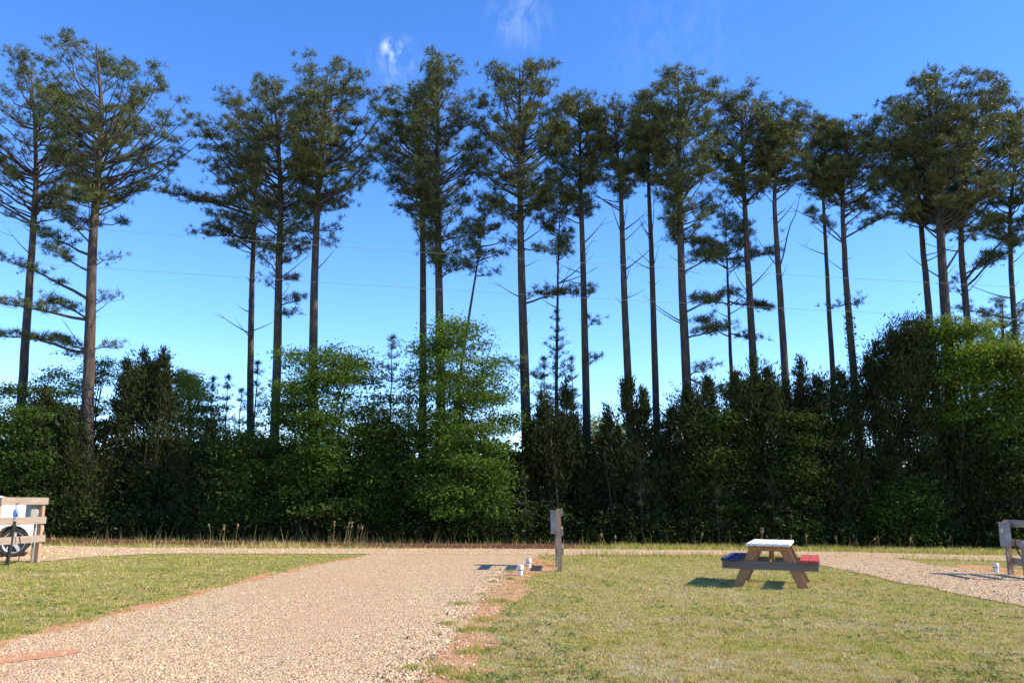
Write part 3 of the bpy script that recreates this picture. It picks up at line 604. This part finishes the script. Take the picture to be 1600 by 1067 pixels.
SAPS = [
 (333, 592, 33, .7, 'young pine with a single spire right of the bright bush'), (357, 588, 34, .7, 'young pine just left of the slim pine trunk'),
 (403, 566, 33.4, .75, 'young pine between the slim pine and its neighbour'), (378, 610, 32, .6, 'short young pine before the slim pine trunk'),
 (613, 527, 30.5, .95, 'pointed young pine between the two leafy trees'), (870, 486, 32.5, .9, 'tall spindly young pine right of centre'),
 (850, 560, 31.8, .7, 'shorter young pine beside the spindly one'), (893, 560, 32, .6, 'young pine in front of the narrow-crowned pine'),
 (640, 590, 33, .6, 'young pine half hidden left of the tall leafy tree'), (1118, 728, 29.0, .5, 'small young pine at the wood edge before the cedars'),
 (1205, 735, 29.0, .5, 'small young pine directly behind the picnic table'), (1000, 720, 29.2, .5, 'small dark young pine below the bare limbed pine'),
 (820, 745, 29.4, .5, 'small young pine left of the meter post'), (470, 770, 29.0, .4, 'knee-high young pine before the broad leafy tree'), (1480, 760, 29.0, .5, 'small young pine at the lower right wood edge'),
]
for k, (a, b, Y, rc, lab) in enumerate(SAPS): sapling(a, b, Y, lab, 500 + k, reach=rc)

# thicket behind and low growth in front: masses nobody could count
rng = np.random.default_rng(7)
def thicket(n, xr, yr, top, size, base, seed, clump=40, sg=.3):
    r = np.random.default_rng(seed); k = n // clump
    c = np.stack([r.uniform(*xr, k), r.uniform(*yr, k), np.zeros(k)], 1)
    h = top * (.75 + .35 * fbm(c[:, 0], c[:, 1], .35, seed)); c[:, 2] = gz(c[:, 0]) + h * r.random(k) ** .8
    p = np.repeat(c, clump, 0) + r.normal(0, sg, (k * clump, 3)) * np.array([1.2, 1, .8]); p[:, 2] = np.maximum(p[:, 2], gz(p[:, 0]) + .04)
    tone = np.repeat(r.uniform(.6, 1.4, (k, 1)), clump, 0)
    colr = np.array(base)[None] * tone * r.uniform(.7, 1.3, (len(p), 1)) * np.concatenate([r.uniform(.8, 1.3, (len(p), 1)), np.ones((len(p), 2))], 1)
    return p, colr, size, r
mb = MB()
for args in ((64000, (-27, 36), (32.2, 37), 4.3, .24, (.045, .075, .016), 21), (52000, (-27, 36), (29.8, 32.5), 2.9, .15, (.04, .066, .015), 22), (30000, (-40, 50), (40, 47), 4.2, .32, (.07, .11, .02), 23)):
    p, c_, s_, r_ = thicket(*args); leaves(mb, p, r_, s_, colors=c_)
tag(mb.build('thicket', M_leaf), 'dense dark mass of leaves filling the wood behind the edge trees', 'thicket', kind='stuff')
mb = MB()
for _ in range(150):
    x, y = rng.uniform(-24, 26), rng.uniform(29.4, 38); h = rng.uniform(1.2, 4.5); d = rng.normal(0, .12, 2)
    z0 = gz(x); mb.tube([(x, y, z0 - .05), (x + d[0] * h * .4, y + d[1] * h * .4, z0 + h * .5), (x + d[0] * h, y + d[1] * h, z0 + h)], [.022, .016, .006], 4, cap=False, c=(.13, .10, .075))
tag(mb.build('thin_stems', M_stone), 'many thin bare stems standing in the dark wood', 'stems', kind='stuff')
p, c_, s_, r_ = thicket(40000, (-24, 30), (28.6, 30.2), 1.3, .10, (.038, .062, .016), 25, 30, .22)
mb = MB(); leaves(mb, p, r_, s_, colors=c_)
tag(mb.build('undergrowth', M_leaf), 'low leafy undergrowth along the foot of the wood', 'undergrowth', kind='stuff')
mb = MB()
p, c_, s_, r_ = thicket(16000, (-90, 110), (85, 100), 7.0, .95, (.06, .095, .025), 27, 25, .8); leaves(mb, p, r_, s_, colors=c_)
tag(mb.build('distant_woods', M_leaf), 'far line of woods showing through gaps between the trunks', 'woods', kind='stuff')

# ------------------------------------------------------------------ grass
def blades(mb, x, y, h, w, rng, colr, lean=.45):
    n = len(x); z = gz(x); th = rng.uniform(0, 2 * np.pi, n); ld = rng.uniform(0, 2 * np.pi, n); lm = np.abs(rng.normal(0, lean, n)) * h
    b = np.stack([x, y, z], 1); s = np.stack([np.cos(th) * w / 2, np.sin(th) * w / 2, np.zeros(n)], 1)
    tip = b + np.stack([np.cos(ld) * lm, np.sin(ld) * lm, h], 1)
    V = np.stack([b - s, b + s, tip], 1).reshape(-1, 3)
    mb.add(V, np.arange(n * 3).reshape(-1, 3), np.repeat(colr, 3, 0))
def grass_colour(x, y, rng, dry):
    n = len(x); pal = np.array([(.19, .24, .035), (.31, .34, .05), (.44, .41, .09), (.57, .46, .17), (.53, .34, .16), (.42, .27, .16), (.60, .53, .35)])
    t = np.clip(dry + .28 * fbm(x, y, .8, 31) + .38 * fbm(x, y, 3.2, 33) + .45 * fbm(x, y, 9, 35) + rng.normal(0, .25, n), 0, .999) * len(pal)
    return pal[t.astype(int)] * rng.uniform(.7, 1.25, (n, 1))
def scatter(n, x0, x1, y0, y1, rng, power=1.7):
    """more points near the camera than far away"""
    a = 1 - power; u = rng.random(n); y = (y0 ** a + u * (y1 ** a - y0 ** a)) ** (1 / a)
    return x0(y) + (x1(y) - x0(y)) * rng.random(n), y
rng = np.random.default_rng(11)
x, y = scatter(760000, lambda y: -.64 * y - .4, lambda y: .64 * y + .4, 5.6, 25.5, rng, 1.6)
e = .10 * rng.normal(0, 1, len(x))
bare = inside(q_drive, x + e, y) | inside(q_road, x, y + e * .5) | inside(q_spur, x + e, y)
e = 2.2 * e; cl = inside(q_c1, x + e, y) | inside(q_c2, x + e, y) | inside(q_c3, x + e, y)
patch = fbm(x, y, 2.2, 41) + .6 * (y > 12.5) > .22
keep = (~bare) & (~cl | (patch & (rng.random(len(x)) < .8)) | (rng.random(len(x)) < .16)) & ~((fbm(x, y, 1.3, 43) < -.62) & (rng.random(len(x)) < .7))
x, y = x[keep], y[keep]
far = np.clip((y - 6) / 16, 0, 1)
clump = .35 + 1.5 * np.clip(fbm(x, y, 7, 45) + .45, 0, 1) ** 1.5
h = rng.uniform(.008, .028, len(x)) * clump * (1 + .3 * far); w = (.005 + .010 * far) * rng.uniform(.7, 1.5, len(x))
dry = .60 - .16 * (x < -1) - .14 * far
mb = MB(); blades(mb, x, y, h, w, rng, grass_colour(x, y, rng, dry), .8)
n = 26000; wx, wy = scatter(n // 8, lambda y: -.64 * y, lambda y: .64 * y, 5.6, 16, rng, 1.9)      # low broad-leaved weeds in the turf
wk = ~(inside(q_drive, wx, wy) | inside(q_spur, wx, wy) | inside(q_c1, wx, wy) | inside(q_c2, wx, wy)) & (fbm(wx, wy, .7, 47) > -.15); wx, wy = np.repeat(wx[wk], 8), np.repeat(wy[wk], 8)
wx, wy = wx + rng.normal(0, .025, len(wx)), wy + rng.normal(0, .025, len(wx))
tone = np.repeat(rng.uniform(.6, 1.3, (len(wx) // 8, 1)), 8, 0); leaves(mb, np.stack([wx, wy, gz(wx) + rng.uniform(.008, .03, len(wx))], 1), rng, .028, colors=np.array((.17, .22, .07))[None] * tone, droop=0)
tag(mb.build('lawn_grass', M_grass), 'short patchy green and straw coloured lawn grass', 'grass', kind='stuff')
# tufts growing in the gravel and clay
mb = MB()
for px, py, s in ((722, 945, .16), (700, 976, .12), (742, 985, .22), (752, 970, .16), (798, 905, .08), (640, 1046, .10), (690, 1050, .15), (735, 1020, .14), (780, 940, .2), (770, 910, .06), (795, 893, .1), (735, 1058, .2)):
    g = G(px, py); n = int(2600 * s); xx, yy = g[0] + rng.normal(0, s * .5, n), g[1] + rng.normal(0, s * .6, n)
    blades(mb, xx, yy, rng.uniform(.02, .06, n), np.full(n, .006), rng, grass_colour(xx, yy, rng, .12), .8)
tag(mb.build('verge_tufts', M_grass), 'green weed tufts scattered on the gravel and clay verge', 'grass', kind='stuff')
# rougher grass beyond the road
n = 90000; x = rng.uniform(-19, 20, n); y = rng.uniform(21.5, 29.5, n)
lim = np.interp(x, [-9, -6, -2, 0, 4], [23.4, 25.2, 24.4, 24.0, 28.4]) + 1.0 * fbm(x, y, .6, 51)
keep = ~inside(q_road, x, y) & ~inside(q_drive, x, y) & ~inside(q_spur, x, y) & ((y < lim) | (rng.random(n) < .05)) & (inside(q_road, x, y - 30) | (y > 22.3))
x, y = x[keep], y[keep]; n = len(x)
mb = MB(); blades(mb, x, y, rng.uniform(.05, .17, n) * (1 + .5 * fbm(x, y, .8, 53)), np.full(n, .016), rng, grass_colour(x, y, rng, .36), .5)
tag(mb.build('verge_grass', M_grass), 'taller yellow-green grass between the gravel road and the wood', 'grass', kind='stuff')
mb = MB(); n = 700; x = rng.uniform(-13, 19, n); x = np.where(rng.random(n) < .25, rng.normal(-5.6, 1.5, n), x); y = 27.3 + .07 * x + rng.normal(0, .7, n)
blades(mb, x, y, rng.uniform(.10, .30, n) + .45 * rng.random(n) ** 4, np.full(n, .014), rng, np.array((.30, .24, .12))[None] * rng.uniform(.4, 1.2, (n, 1)), .45)
for px, hh in ((328, .8), (340, .7), (352, .75), (368, .8), (520, .95), (541, .95), (547, .9), (558, .85), (563, .8), (1095, .7), (1190, .9), (1240, .6), (1262, .7), (1310, .6), (940, .6), (965, .5), (1352, .6), (1420, .6)):
    hh *= .72; b = P(px, 852, 26.8); x0 = b[0]; z0 = gz(x0); dx = rng.normal(.06, .08)
    for q in range(1 + (hh > .6)):
        xx = x0 + rng.normal(0, .04); d2 = dx + rng.normal(0, .05)
        mb.tube([(xx, 26.8, z0), (xx + d2 * .3, 26.8, z0 + hh * .55), (xx + d2 * 1.3, 26.8, z0 + hh)], [.005, .004, .003], 4, c=(.36, .27, .15))
        t = np.linspace(0, 1, 14)[:, None]; hd = np.array((xx + d2 * .8, 26.8, z0 + hh * .78)) * (1 - t) + np.array((xx + d2 * 1.35, 26.8, z0 + hh)) * t
        leaves(mb, hd + rng.normal(0, .012, hd.shape), rng, .06, (.45, .34, .2), aspect=.3)
tag(mb.build('dry_weeds', M_grass), 'dry tan weed stalks and seed heads along the wood edge', 'weeds', kind='stuff')

# ------------------------------------------------------------------ loose gravel stones
def stones(mb, x, y, s, rng, colr, lift=.01):
    n = len(x); base = np.array([(1, 0, 0), (0, 1, 0), (-1, 0, 0), (0, -1, 0), (0, 0, 1), (.6, .6, .55)], float)
    F = np.array([(0, 5, 4), (5, 1, 4), (1, 2, 4), (2, 3, 4), (3, 0, 4), (0, 1, 5)])
    th = rng.uniform(0, 6.28, n); jit = rng.uniform(.6, 1.25, (n, 6, 3)); v = base[None] * jit * np.array([1, .8, .62]) * s[:, None, None]
    c, si = np.cos(th)[:, None], np.sin(th)[:, None]
    V = np.stack([v[..., 0] * c - v[..., 1] * si + x[:, None], v[..., 0] * si + v[..., 1] * c + y[:, None], v[..., 2] + gz(x)[:, None] + lift], -1)
    mb.add(V.reshape(-1, 3), (F[None] + 6 * np.arange(n)[:, None, None]).reshape(-1, 3), np.repeat(colr, 6, 0))
def stone_colour(n, rng):
    pal = np.array([(.56, .42, .27), (.52, .38, .24), (.61, .48, .33), (.45, .31, .19), (.25, .16, .10), (.46, .37, .26), (.57, .42, .26), (.36, .26, .17)])  # the darkest tones also stand in for small shadows among the stones
    return pal[rng.integers(0, len(pal), n)] * rng.uniform(.75, 1.15, (n, 1)) * np.array((1.03, 1.0, .92))
rng = np.random.default_rng(13)
mb = MB()
x, y = scatter(120000, lambda y: -.64 * y - .3, lambda y: np.minimum(.64 * y, .6 + .0 * y), 5.6, 19.5, rng, 2.2)
Ls = np.array([G(*q)[:2] for q in DRIVE[2:10]]); Rs = np.array([G(*q)[:2] for q in DRIVE[13:20]][::-1])
lx = np.interp(y, Ls[:, 1], Ls[:, 0]); rx_ = np.interp(y, Rs[:, 1], Rs[:, 0]); lane = (x - lx) / np.maximum(rx_ - lx, .5)
rut = np.exp(-((lane - .22 + .03 * fbm(x, y, .4, 71)) / .09) ** 2) + np.exp(-((lane - .66 + .03 * fbm(x, y, .4, 72)) / .08) ** 2)
keep = inside(q_drive, x, y) & (rng.random(len(x)) > .8 * rut) & (fbm(x, y, .55, 61) + .5 * fbm(x, y, 2.5, 63) + rng.normal(0, .3, len(x)) > -.35); x, y = x[keep], y[keep]
s = np.exp(rng.normal(math.log(.0064), .40, len(x))) * (1 + .02 * y)
stones(mb, x, y, s, rng, stone_colour(len(x), rng), .008)
# coarser windrow along the right edge of the drive
n = 5200; t = rng.random(n); ex = np.array([G(*q)[:2] for q in ((640, 1067), (662, 1045), (705, 990), (742, 942), (775, 906), (806, 888))]); tt = np.linspace(0, 1, 6)
x = np.interp(t, tt, ex[:, 0]) - .12 + rng.normal(0, .13, n); y = np.interp(t, tt, ex[:, 1]) + rng.normal(0, .1, n)
stones(mb, x, y, np.exp(rng.normal(math.log(.012), .4, n)), rng, stone_colour(n, rng), .008)
n = 7000; x = np.interp(rng.random(n), tt, ex[:, 0]) + .2 + rng.normal(0, .25, n); y = rng.uniform(6, 16, n); k = inside(q_c1, x, y); stones(mb, x[k], y[k], np.exp(rng.normal(math.log(.009), .4, k.sum())), rng, stone_colour(k.sum(), rng), .006)
x, y = scatter(26000, lambda y: .25 * y, lambda y: .66 * y, 10, 24, rng, 1.2); k = inside(q_spur, x, y); x, y = x[k], y[k]; stones(mb, x, y, np.exp(rng.normal(math.log(.016), .35, len(x))), rng, stone_colour(len(x), rng), .008)
x, y = rng.uniform(-16, 16, 26000), rng.uniform(19, 26, 26000); k = inside(q_road, x, y); x, y = x[k], y[k]; stones(mb, x, y, np.exp(rng.normal(math.log(.02), .3, len(x))), rng, stone_colour(len(x), rng) * 1.1, .009)
tag(mb.build('loose_stones', M_stone), 'loose crushed stones lying over the gravel drive and road', 'gravel', kind='stuff')

# ------------------------------------------------------------------ picnic table
tcx, tcy = P(1207, 905, 15.15)[0], 15.15
tilt = math.atan(SLOPE)
T = thing('picnic_table', (tcx, tcy, gz(tcx)), 'wooden picnic table with white top, one blue and one red bench', 'picnic table')
T.rotation_euler = (0, tilt, math.radians(-20)); T['_o'] = (0, 0, 0)
LEN, TH = 1.75, .715
def plank(name, lo, hi, mat, parent, bev=.006): return MB().box(lo, hi).build(name, mat, parent, bevel=bev)
TW = .70; n = 5; w = TW / n
for k in range(n):
    jit = (.012, -.01, .004, -.014, .006)[k]
    plank('tabletop_plank', (-TW / 2 + k * w + .004, -LEN / 2 + jit, TH - .04), (-TW / 2 + (k + 1) * w - .004, LEN / 2 + jit, TH), M_white, T)
for sx, mat in ((-1, M_blue), (1, M_red)):
    for k in range(2):
        a = sx * .62 - .145 + k * .145
        plank('seat_plank', (a + .003, -LEN / 2 + .01 * k, .425), (a + .142, LEN / 2 - .012 * k, .465), mat, T)
for sy in (-1, 1):
    yb = sy * .62
    M_b = MB().box((-.765, yb - .02, .285), (.765, yb + .02, .42)).build('cross_beam', M_beam, T, bevel=.005)
    plank('top_batten', (-.33, yb - .02 + sy * .041, TH - .13), (.33, yb + .02 + sy * .041, TH - .042), M_table_wood, T)
    for sx in (-1, 1):
        y0 = yb - sy * .041
        a, b = np.array((sx * .215, TH - .045)), np.array((sx * .53, -.02)); hw = .085
        V = np.array([(a[0] - hw, y0 - .02, a[1]), (a[0] + hw, y0 - .02, a[1]), (b[0] + hw, y0 - .02, b[1]), (b[0] - hw, y0 - .02, b[1])])
        V = np.vstack([V, V + np.array((0, .04, 0))])
        MB().quads(V, [[0, 1, 2, 3], [7, 6, 5, 4], [0, 4, 5, 1], [1, 5, 6, 2], [2, 6, 7, 3], [3, 7, 4, 0]]).build('leg', M_table_wood, T, bevel=.005)
    br = Matrix.Translation((0, 0, 0))
    a, b = np.array((0, sy * .54, .36)), np.array((0, sy * .12, TH - .05))
    d = (b - a) / np.linalg.norm(b - a); up = np.array((0, -d[2], d[1])) * .042; sd = np.array((.019, 0, 0))
    V = np.array([a - up - sd, a + up - sd, b + up - sd, b - up - sd, a - up + sd, a + up + sd, b + up + sd, b - up + sd])
    MB().quads(V, [[0, 1, 2, 3], [7, 6, 5, 4], [0, 4, 5, 1], [1, 5, 6, 2], [2, 6, 7, 3], [3, 7, 4, 0]]).build('brace', M_table_wood, T, bevel=.004)

# ------------------------------------------------------------------ hookup fences with meter boxes
def hookup_fence(fx, label, h=1.27, y0=16.5, y1=17.9, lean=0.0):
    g = float(gz(fx)); R = thing('hookup_fence', (fx, (y0 + y1) / 2, g), label, 'fence', 'short board fences with hookup boxes')
    R['_o'] = (0, 0, 0); cy = (y0 + y1) / 2; a, b = y0 - cy, y1 - cy
    R.rotation_euler = (0, lean, -.057)
    for yy in (a, b): MB().box((-.045, yy - .045, -.15), (.045, yy + .045, h - .005)).build('post', M_fence_post, R, bevel=.006)
    for z0, d in ((h - .145, .003), (h - .52, -.006), (h - .90, .008)):
        MB().box((.047, a - .05 + d, z0 + d), (.085, b + .07 + d * 2, z0 + .142 + d)).build('board', M_fence_board, R, bevel=.005)
    bx = MB().box((-.175, b - .27, h - .53), (-.05, b - .04, h - .06)).build('meter_box', M_box, R, bevel=.008)
    MB().box((-.19, b - .285, h - .058), (-.048, b - .025, h - .042)).build('lid', M_box, bx, bevel=.004)
    MB().box((-.1785, b - .20, h - .25), (-.1755, b - .13, h - .17)).build('sticker', M_pvc, bx)
    MB().tube([(-.072, b - .06, -.1), (-.072, b - .06, h - .528)], .022, 10).build('conduit', M_conduit, R, smooth=True)
    return R
f0 = hookup_fence(-9.72, 'sunlit three-board fence with grey box in front of the white car', 1.30)
f1 = hookup_fence(P(875, 880, 18.0)[0], 'single-looking fence post seen end on beside the gravel drive, grey box on its left', 1.21, y0=17.3, y1=18.7, lean=-.02)
f2 = hookup_fence(P(1575, 880, 17.9)[0], 'shaded three-board fence with grey box at the right picture edge', 1.10)

def cleanout(px, py, h, label, cuff=False):
    g = G(px, py); R = thing('pipe_cap', g, label, 'pipe', 'white sewer pipe caps')
    R['_o'] = (0, 0, 0)
    R.scale = (.86, .86, .9)
    MB().lathe([(.0, -.05), (.055, -.05), (.055, h * .45), (.06, h * .45), (.06, h * .55)], k=20).build('pipe', M_pvc, R, smooth=False)
    MB().lathe([(.056, h * .56), (.072, h * .56), (.074, h * .9), (.062, h * .985), (.03, h), (0, h)], k=20).build('cap', M_pvc, R, smooth=False)
    MB().lathe([(.062, h * .50), (.064, h * .50), (.064, h * .56), (.055, h * .56)], k=20).build('seal', M_black, R)
    return R
cleanout(813, 899, .22, 'nearer white sewer pipe cap in the clay beside the drive')
cleanout(826, 886, .20, 'farther white sewer pipe cap between the nearer cap and the post')
cleanout(1557, 894, .22, 'white sewer pipe cap left of the right hand fence')

# water hydrant behind the left fence
hx, hy = P(14, 870, 16.9)[0] - .02, 16.9
R = thing('yard_hydrant', (hx, hy, gz(hx)), 'black standing water hydrant with blue valve behind the left fence', 'hydrant'); R['_o'] = (0, 0, 0); R.rotation_euler = (0, .06, 0)
MB().tube([(0, 0, -.1), (0, 0, .85)], .036, 12).build('pipe_sleeve', M_black, R, smooth=True)
MB().tube([(0, 0, .85), (0, 0, .95)], .018, 10).build('riser', M_rim, R, smooth=True)
MB().lathe([(0, .93), (.04, .93), (.045, .97), (.045, 1.04), (.03, 1.07), (0, 1.08)], k=14).build('valve_head', M_bluepl, R, smooth=False)
MB().tube([(0, 0, 1.02), (.05, -.02, 1.0), (.09, -.03, .94)], [.02, .018, .018], 8).build('spout', M_rim, R, smooth=True)
MB().tube([(0, 0, 1.05), (-.02, 0, 1.16), (.03, 0, 1.2)], [.010, .010, .008], 6).build('lever', M_black, R, smooth=True)
# hose at the left fence, and at the right one
pts = np.array([(hx + .04, hy + .02, .95), (hx + .2, hy + .15, .55), (hx + .14, hy + .12, .22), (hx + .06, hy - .03, .135), (hx - .5, hy - .02, .14), (hx - 1.2, hy + .1, .15)]); pts[3:, 2] = gz(pts[3:, 0]) + .014
tag(MB().tube(np.vstack([bez(pts[0], pts[1], pts[2], 8), bez(pts[2], pts[3], pts[4], 8)[1:], pts[5:]]), .011, 8).build('water_hose', M_black, smooth=True), 'thin black hose hanging from the hydrant at the left fence', 'hose')
rx = float(f2.location[0]); ry = 17.45
pts = np.array([(rx - .07, ry, .62), (rx - .12, ry - .1, .1), (rx + .12, ry - .5, .12), (rx - .05, ry - .35, .40), (rx - .1, ry - .7, -.09)]); pts[-1][2] = gz(pts[-1][0]) + .012
tag(MB().tube(np.vstack([bez(pts[0], pts[1], pts[2], 9), bez(pts[2], np.array((rx + .1, ry - .8, .42)), pts[3], 7)[1:], bez(pts[3], np.array((rx - .12, ry - .2, .2)), pts[4], 7)[1:]]), .014, 8).build('power_cord', M_black, smooth=True), 'black cord looping under the grey box of the right hand fence', 'cord')
R = thing('water_riser', (rx - .12, ry - .35, gz(rx)), 'pale capped water pipe standing beside the right hand fence', 'pipe'); R['_o'] = (0, 0, 0)
MB().lathe([(0, -.1), (.045, -.1), (.045, .62), (0, .62)], k=16).build('pipe', M_conduit, R)
MB().lathe([(.046, .60), (.058, .60), (.058, .68), (.04, .70), (0, .70)], k=16).build('cap', M_box, R)

# ------------------------------------------------------------------ white car behind the left fence (tail to the right)
cy0 = 19.3; cxr = P(25.5, 848, cy0)[0] - .45; cg = float(gz(cxr - 1.2))
R = thing('parked_car', (cxr - .0, cy0 + .76, cg), 'white hatchback parked behind the left fence, red tail light to the right', 'car'); R['_o'] = (0, 0, 0)
R.rotation_euler = (0, math.atan(SLOPE), math.radians(27))
side = [(-3.25, .30), (-3.38, .45), (-3.36, .66), (-3.15, .80), (-2.45, .93), (-1.75, 1.30), (-1.4, 1.40), (-.9, 1.41), (-.4, 1.31), (.0, 1.17), (.28, 1.05), (.42, .98), (.48, .78), (.53, .55), (.49, .30)]
def arch(cx): return [(cx + .37 * math.cos(t), .30 + .37 * math.sin(t)) for t in np.linspace(0, math.pi, 12)]
bottom = [(.50, .22)] + [(x_, max(z_, .22)) for x_, z_ in arch(0)] + [(x_, max(z_, .22)) for x_, z_ in arch(-2.5)] + [(-3.2, .22)]
poly = np.array(side + bottom)
lev = [(-.85, .90, .0), (-.80, .97, .0), (-.72, 1.0, 0), (.72, 1.0, 0), (.80, .97, 0), (.85, .90, 0)]
rings = []
for yy, sc_, _ in lev:
    q = poly.copy(); cz = .7; q[:, 0] = -1.4 + (q[:, 0] + 1.4) * (1 - (1 - sc_) * .35); q[:, 1] = np.where(q[:, 1] > cz, cz + (q[:, 1] - cz) * sc_, q[:, 1])
    inset = np.where(q[:, 1] > .95, np.sign(yy) * (q[:, 1] - .95) * .42, 0)
    rings.append(np.stack([q[:, 0], yy - inset, q[:, 1]], 1))
V = np.concatenate(rings); m = len(poly); F = []
for a in range(len(lev) - 1):
    for j in range(m): F.append([a * m + j, a * m + (j + 1) % m, (a + 1) * m + (j + 1) % m, (a + 1) * m + j])
mb = MB().quads(V, F)
for a, flip in ((0, False), (len(lev) - 1, True)):
    t = np.array(tessellate_polygon([[Vector((p_[0], p_[1], 0)) for p_ in poly]])); mb.add(rings[a], t[:, ::-1] if flip else t)
body = mb.build('body', M_paintw, R)
def side_patch(name, pts2, mat, off, parent=body):
    """a panel lying on the near flank, following the tumblehome"""
    v = []
    for x_, z_ in pts2: v.append((x_, -.85 + max(0, z_ - .95) * .42 - off, .7 + (z_ - .7) * (.9 if z_ > .7 else 1)))
    t = np.array(tessellate_polygon([[Vector((p_[0], p_[2], 0)) for p_ in v]])); MB().add(v, t).add(np.array(v) + np.array((0, .02, 0)), t[:, ::-1]).build(name, mat, parent)
side_patch('side_window', [(-1.95, 1.08), (-1.5, 1.33), (-1.02, 1.36), (-1.02, 1.02)], M_glass, .006)
side_patch('side_window', [(-.96, 1.02), (-.96, 1.36), (-.62, 1.31), (-.28, 1.20), (-.12, 1.06)], M_glass, .006)
side_patch('door_seam', [(-.99, .35), (-.985, 1.05), (-.975, 1.05), (-.98, .35)], M_dark, .003)
side_patch('tail_light', [(.20, .92), (.28, 1.00), (.40, .98), (.41, .88), (.31, .84)], M_tail, .008)
MB().box((.34, -.74, .84), (.475, -.58, .94)).build('tail_light', M_tail, body, bevel=.01)
MB().box((.34, .58, .84), (.475, .74, .94)).build('tail_light', M_tail, body, bevel=.01)
MB().box((.44, -.78, .30), (.575, .78, .50)).build('bumper', M_dark, body, bevel=.02)
MB().quads([(-.72, -.52, 1.36), (-.72, .52, 1.36), (-.08, .60, 1.19), (-.08, -.60, 1.19)], [[0, 1, 2, 3]]).add([(-.71, -.52, 1.378), (-.71, .52, 1.378), (-.07, .60, 1.207), (-.07, -.60, 1.207)], [[0, 2, 1], [0, 3, 2]]).build('rear_window', M_glass, body)
for wx in (0, -2.5):
    for sy in (-1, 1):
        y_ = sy * .76
        wh = MB().lathe([(.222, -.09), (.285, -.10), (.302, -.07), (.302, .07), (.285, .10), (.222, .09)], (wx, y_, .30), 28, axis='y').build('wheel', M_black, R, smooth=False)
        rim = MB().lathe([(.0, -.03), (.06, -.04), (.06, .0), (.0, .0)], (wx, y_ + sy * .06, .30), 14, axis='y')
        rim.lathe([(.212, -.08), (.228, -.095), (.228, .095), (.212, .08), (.195, 0), (.212, -.08)], (wx, y_, .30), 28, axis='y')
        for k in range(5):
            a = k * 2 * math.pi / 5 + .3; c_, s_ = math.cos(a), math.sin(a); Mx = Matrix.Translation((wx, y_ + sy * .065, .30)) @ Matrix.Rotation(-a, 4, 'Y')
            rim.box((.03, -.015, -.036), (.215, .015, .036), M=Mx)
        rim.build('rim', M_rim, wh)
        MB().lathe([(0, 0), (.21, 0), (.21, .01), (0, .01)], (wx, y_ + sy * .02, .30), 20, axis='y').build('brake_disc', M_dark, wh)
MB().box((-2.15, -.70, .18), (-.42, .70, .26)).build('underbody', M_dark, R)

# ------------------------------------------------------------------ overhead cables with their poles outside the picture
def pole(x, y, h, label):
    R = thing('utility_pole', (x, y, float(gz(x))), label, 'pole', 'utility poles'); R['_o'] = (0, 0, 0)
    MB().tube([(0, 0, -.5), (0, 0, h)], [.15, .10], 12).build('shaft', M_pole, R, smooth=True)
    MB().box((-.05, -.6, h - .6), (.05, .6, h - .48)).build('crossarm', M_pole, R, bevel=.005)
    return R
YC = 27.5
def cable(y0, y1, sag, label):
    a, b = P(0, y0, YC), P(1600, y1, YC); s = (b[2] - a[2]) / (b[0] - a[0]); xs = np.linspace(-34, 36, 60)
    z = a[2] + s * (xs - a[0]) + sag * (((xs - 1) / 35) ** 2 - .22)
    tag(MB().tube(np.stack([xs, np.full(60, YC), z], 1), .0055, 5).build('overhead_cable', M_cable, smooth=True), label, 'cable', 'overhead cables')
    return z[0], z[-1]
zt = cable(348, 449, .5, 'upper thin overhead cable crossing in front of the pines')
zb = cable(409, 499, .5, 'lower thin overhead cable crossing in front of the pines')
pole(-34, YC + .16, zt[0] + .6, 'wooden cable pole beyond the left picture edge'); pole(36, YC + .16, zt[1] + .6, 'wooden cable pole beyond the right picture edge')
for o in list(bpy.data.objects):
    if '_o' in o: del o['_o']
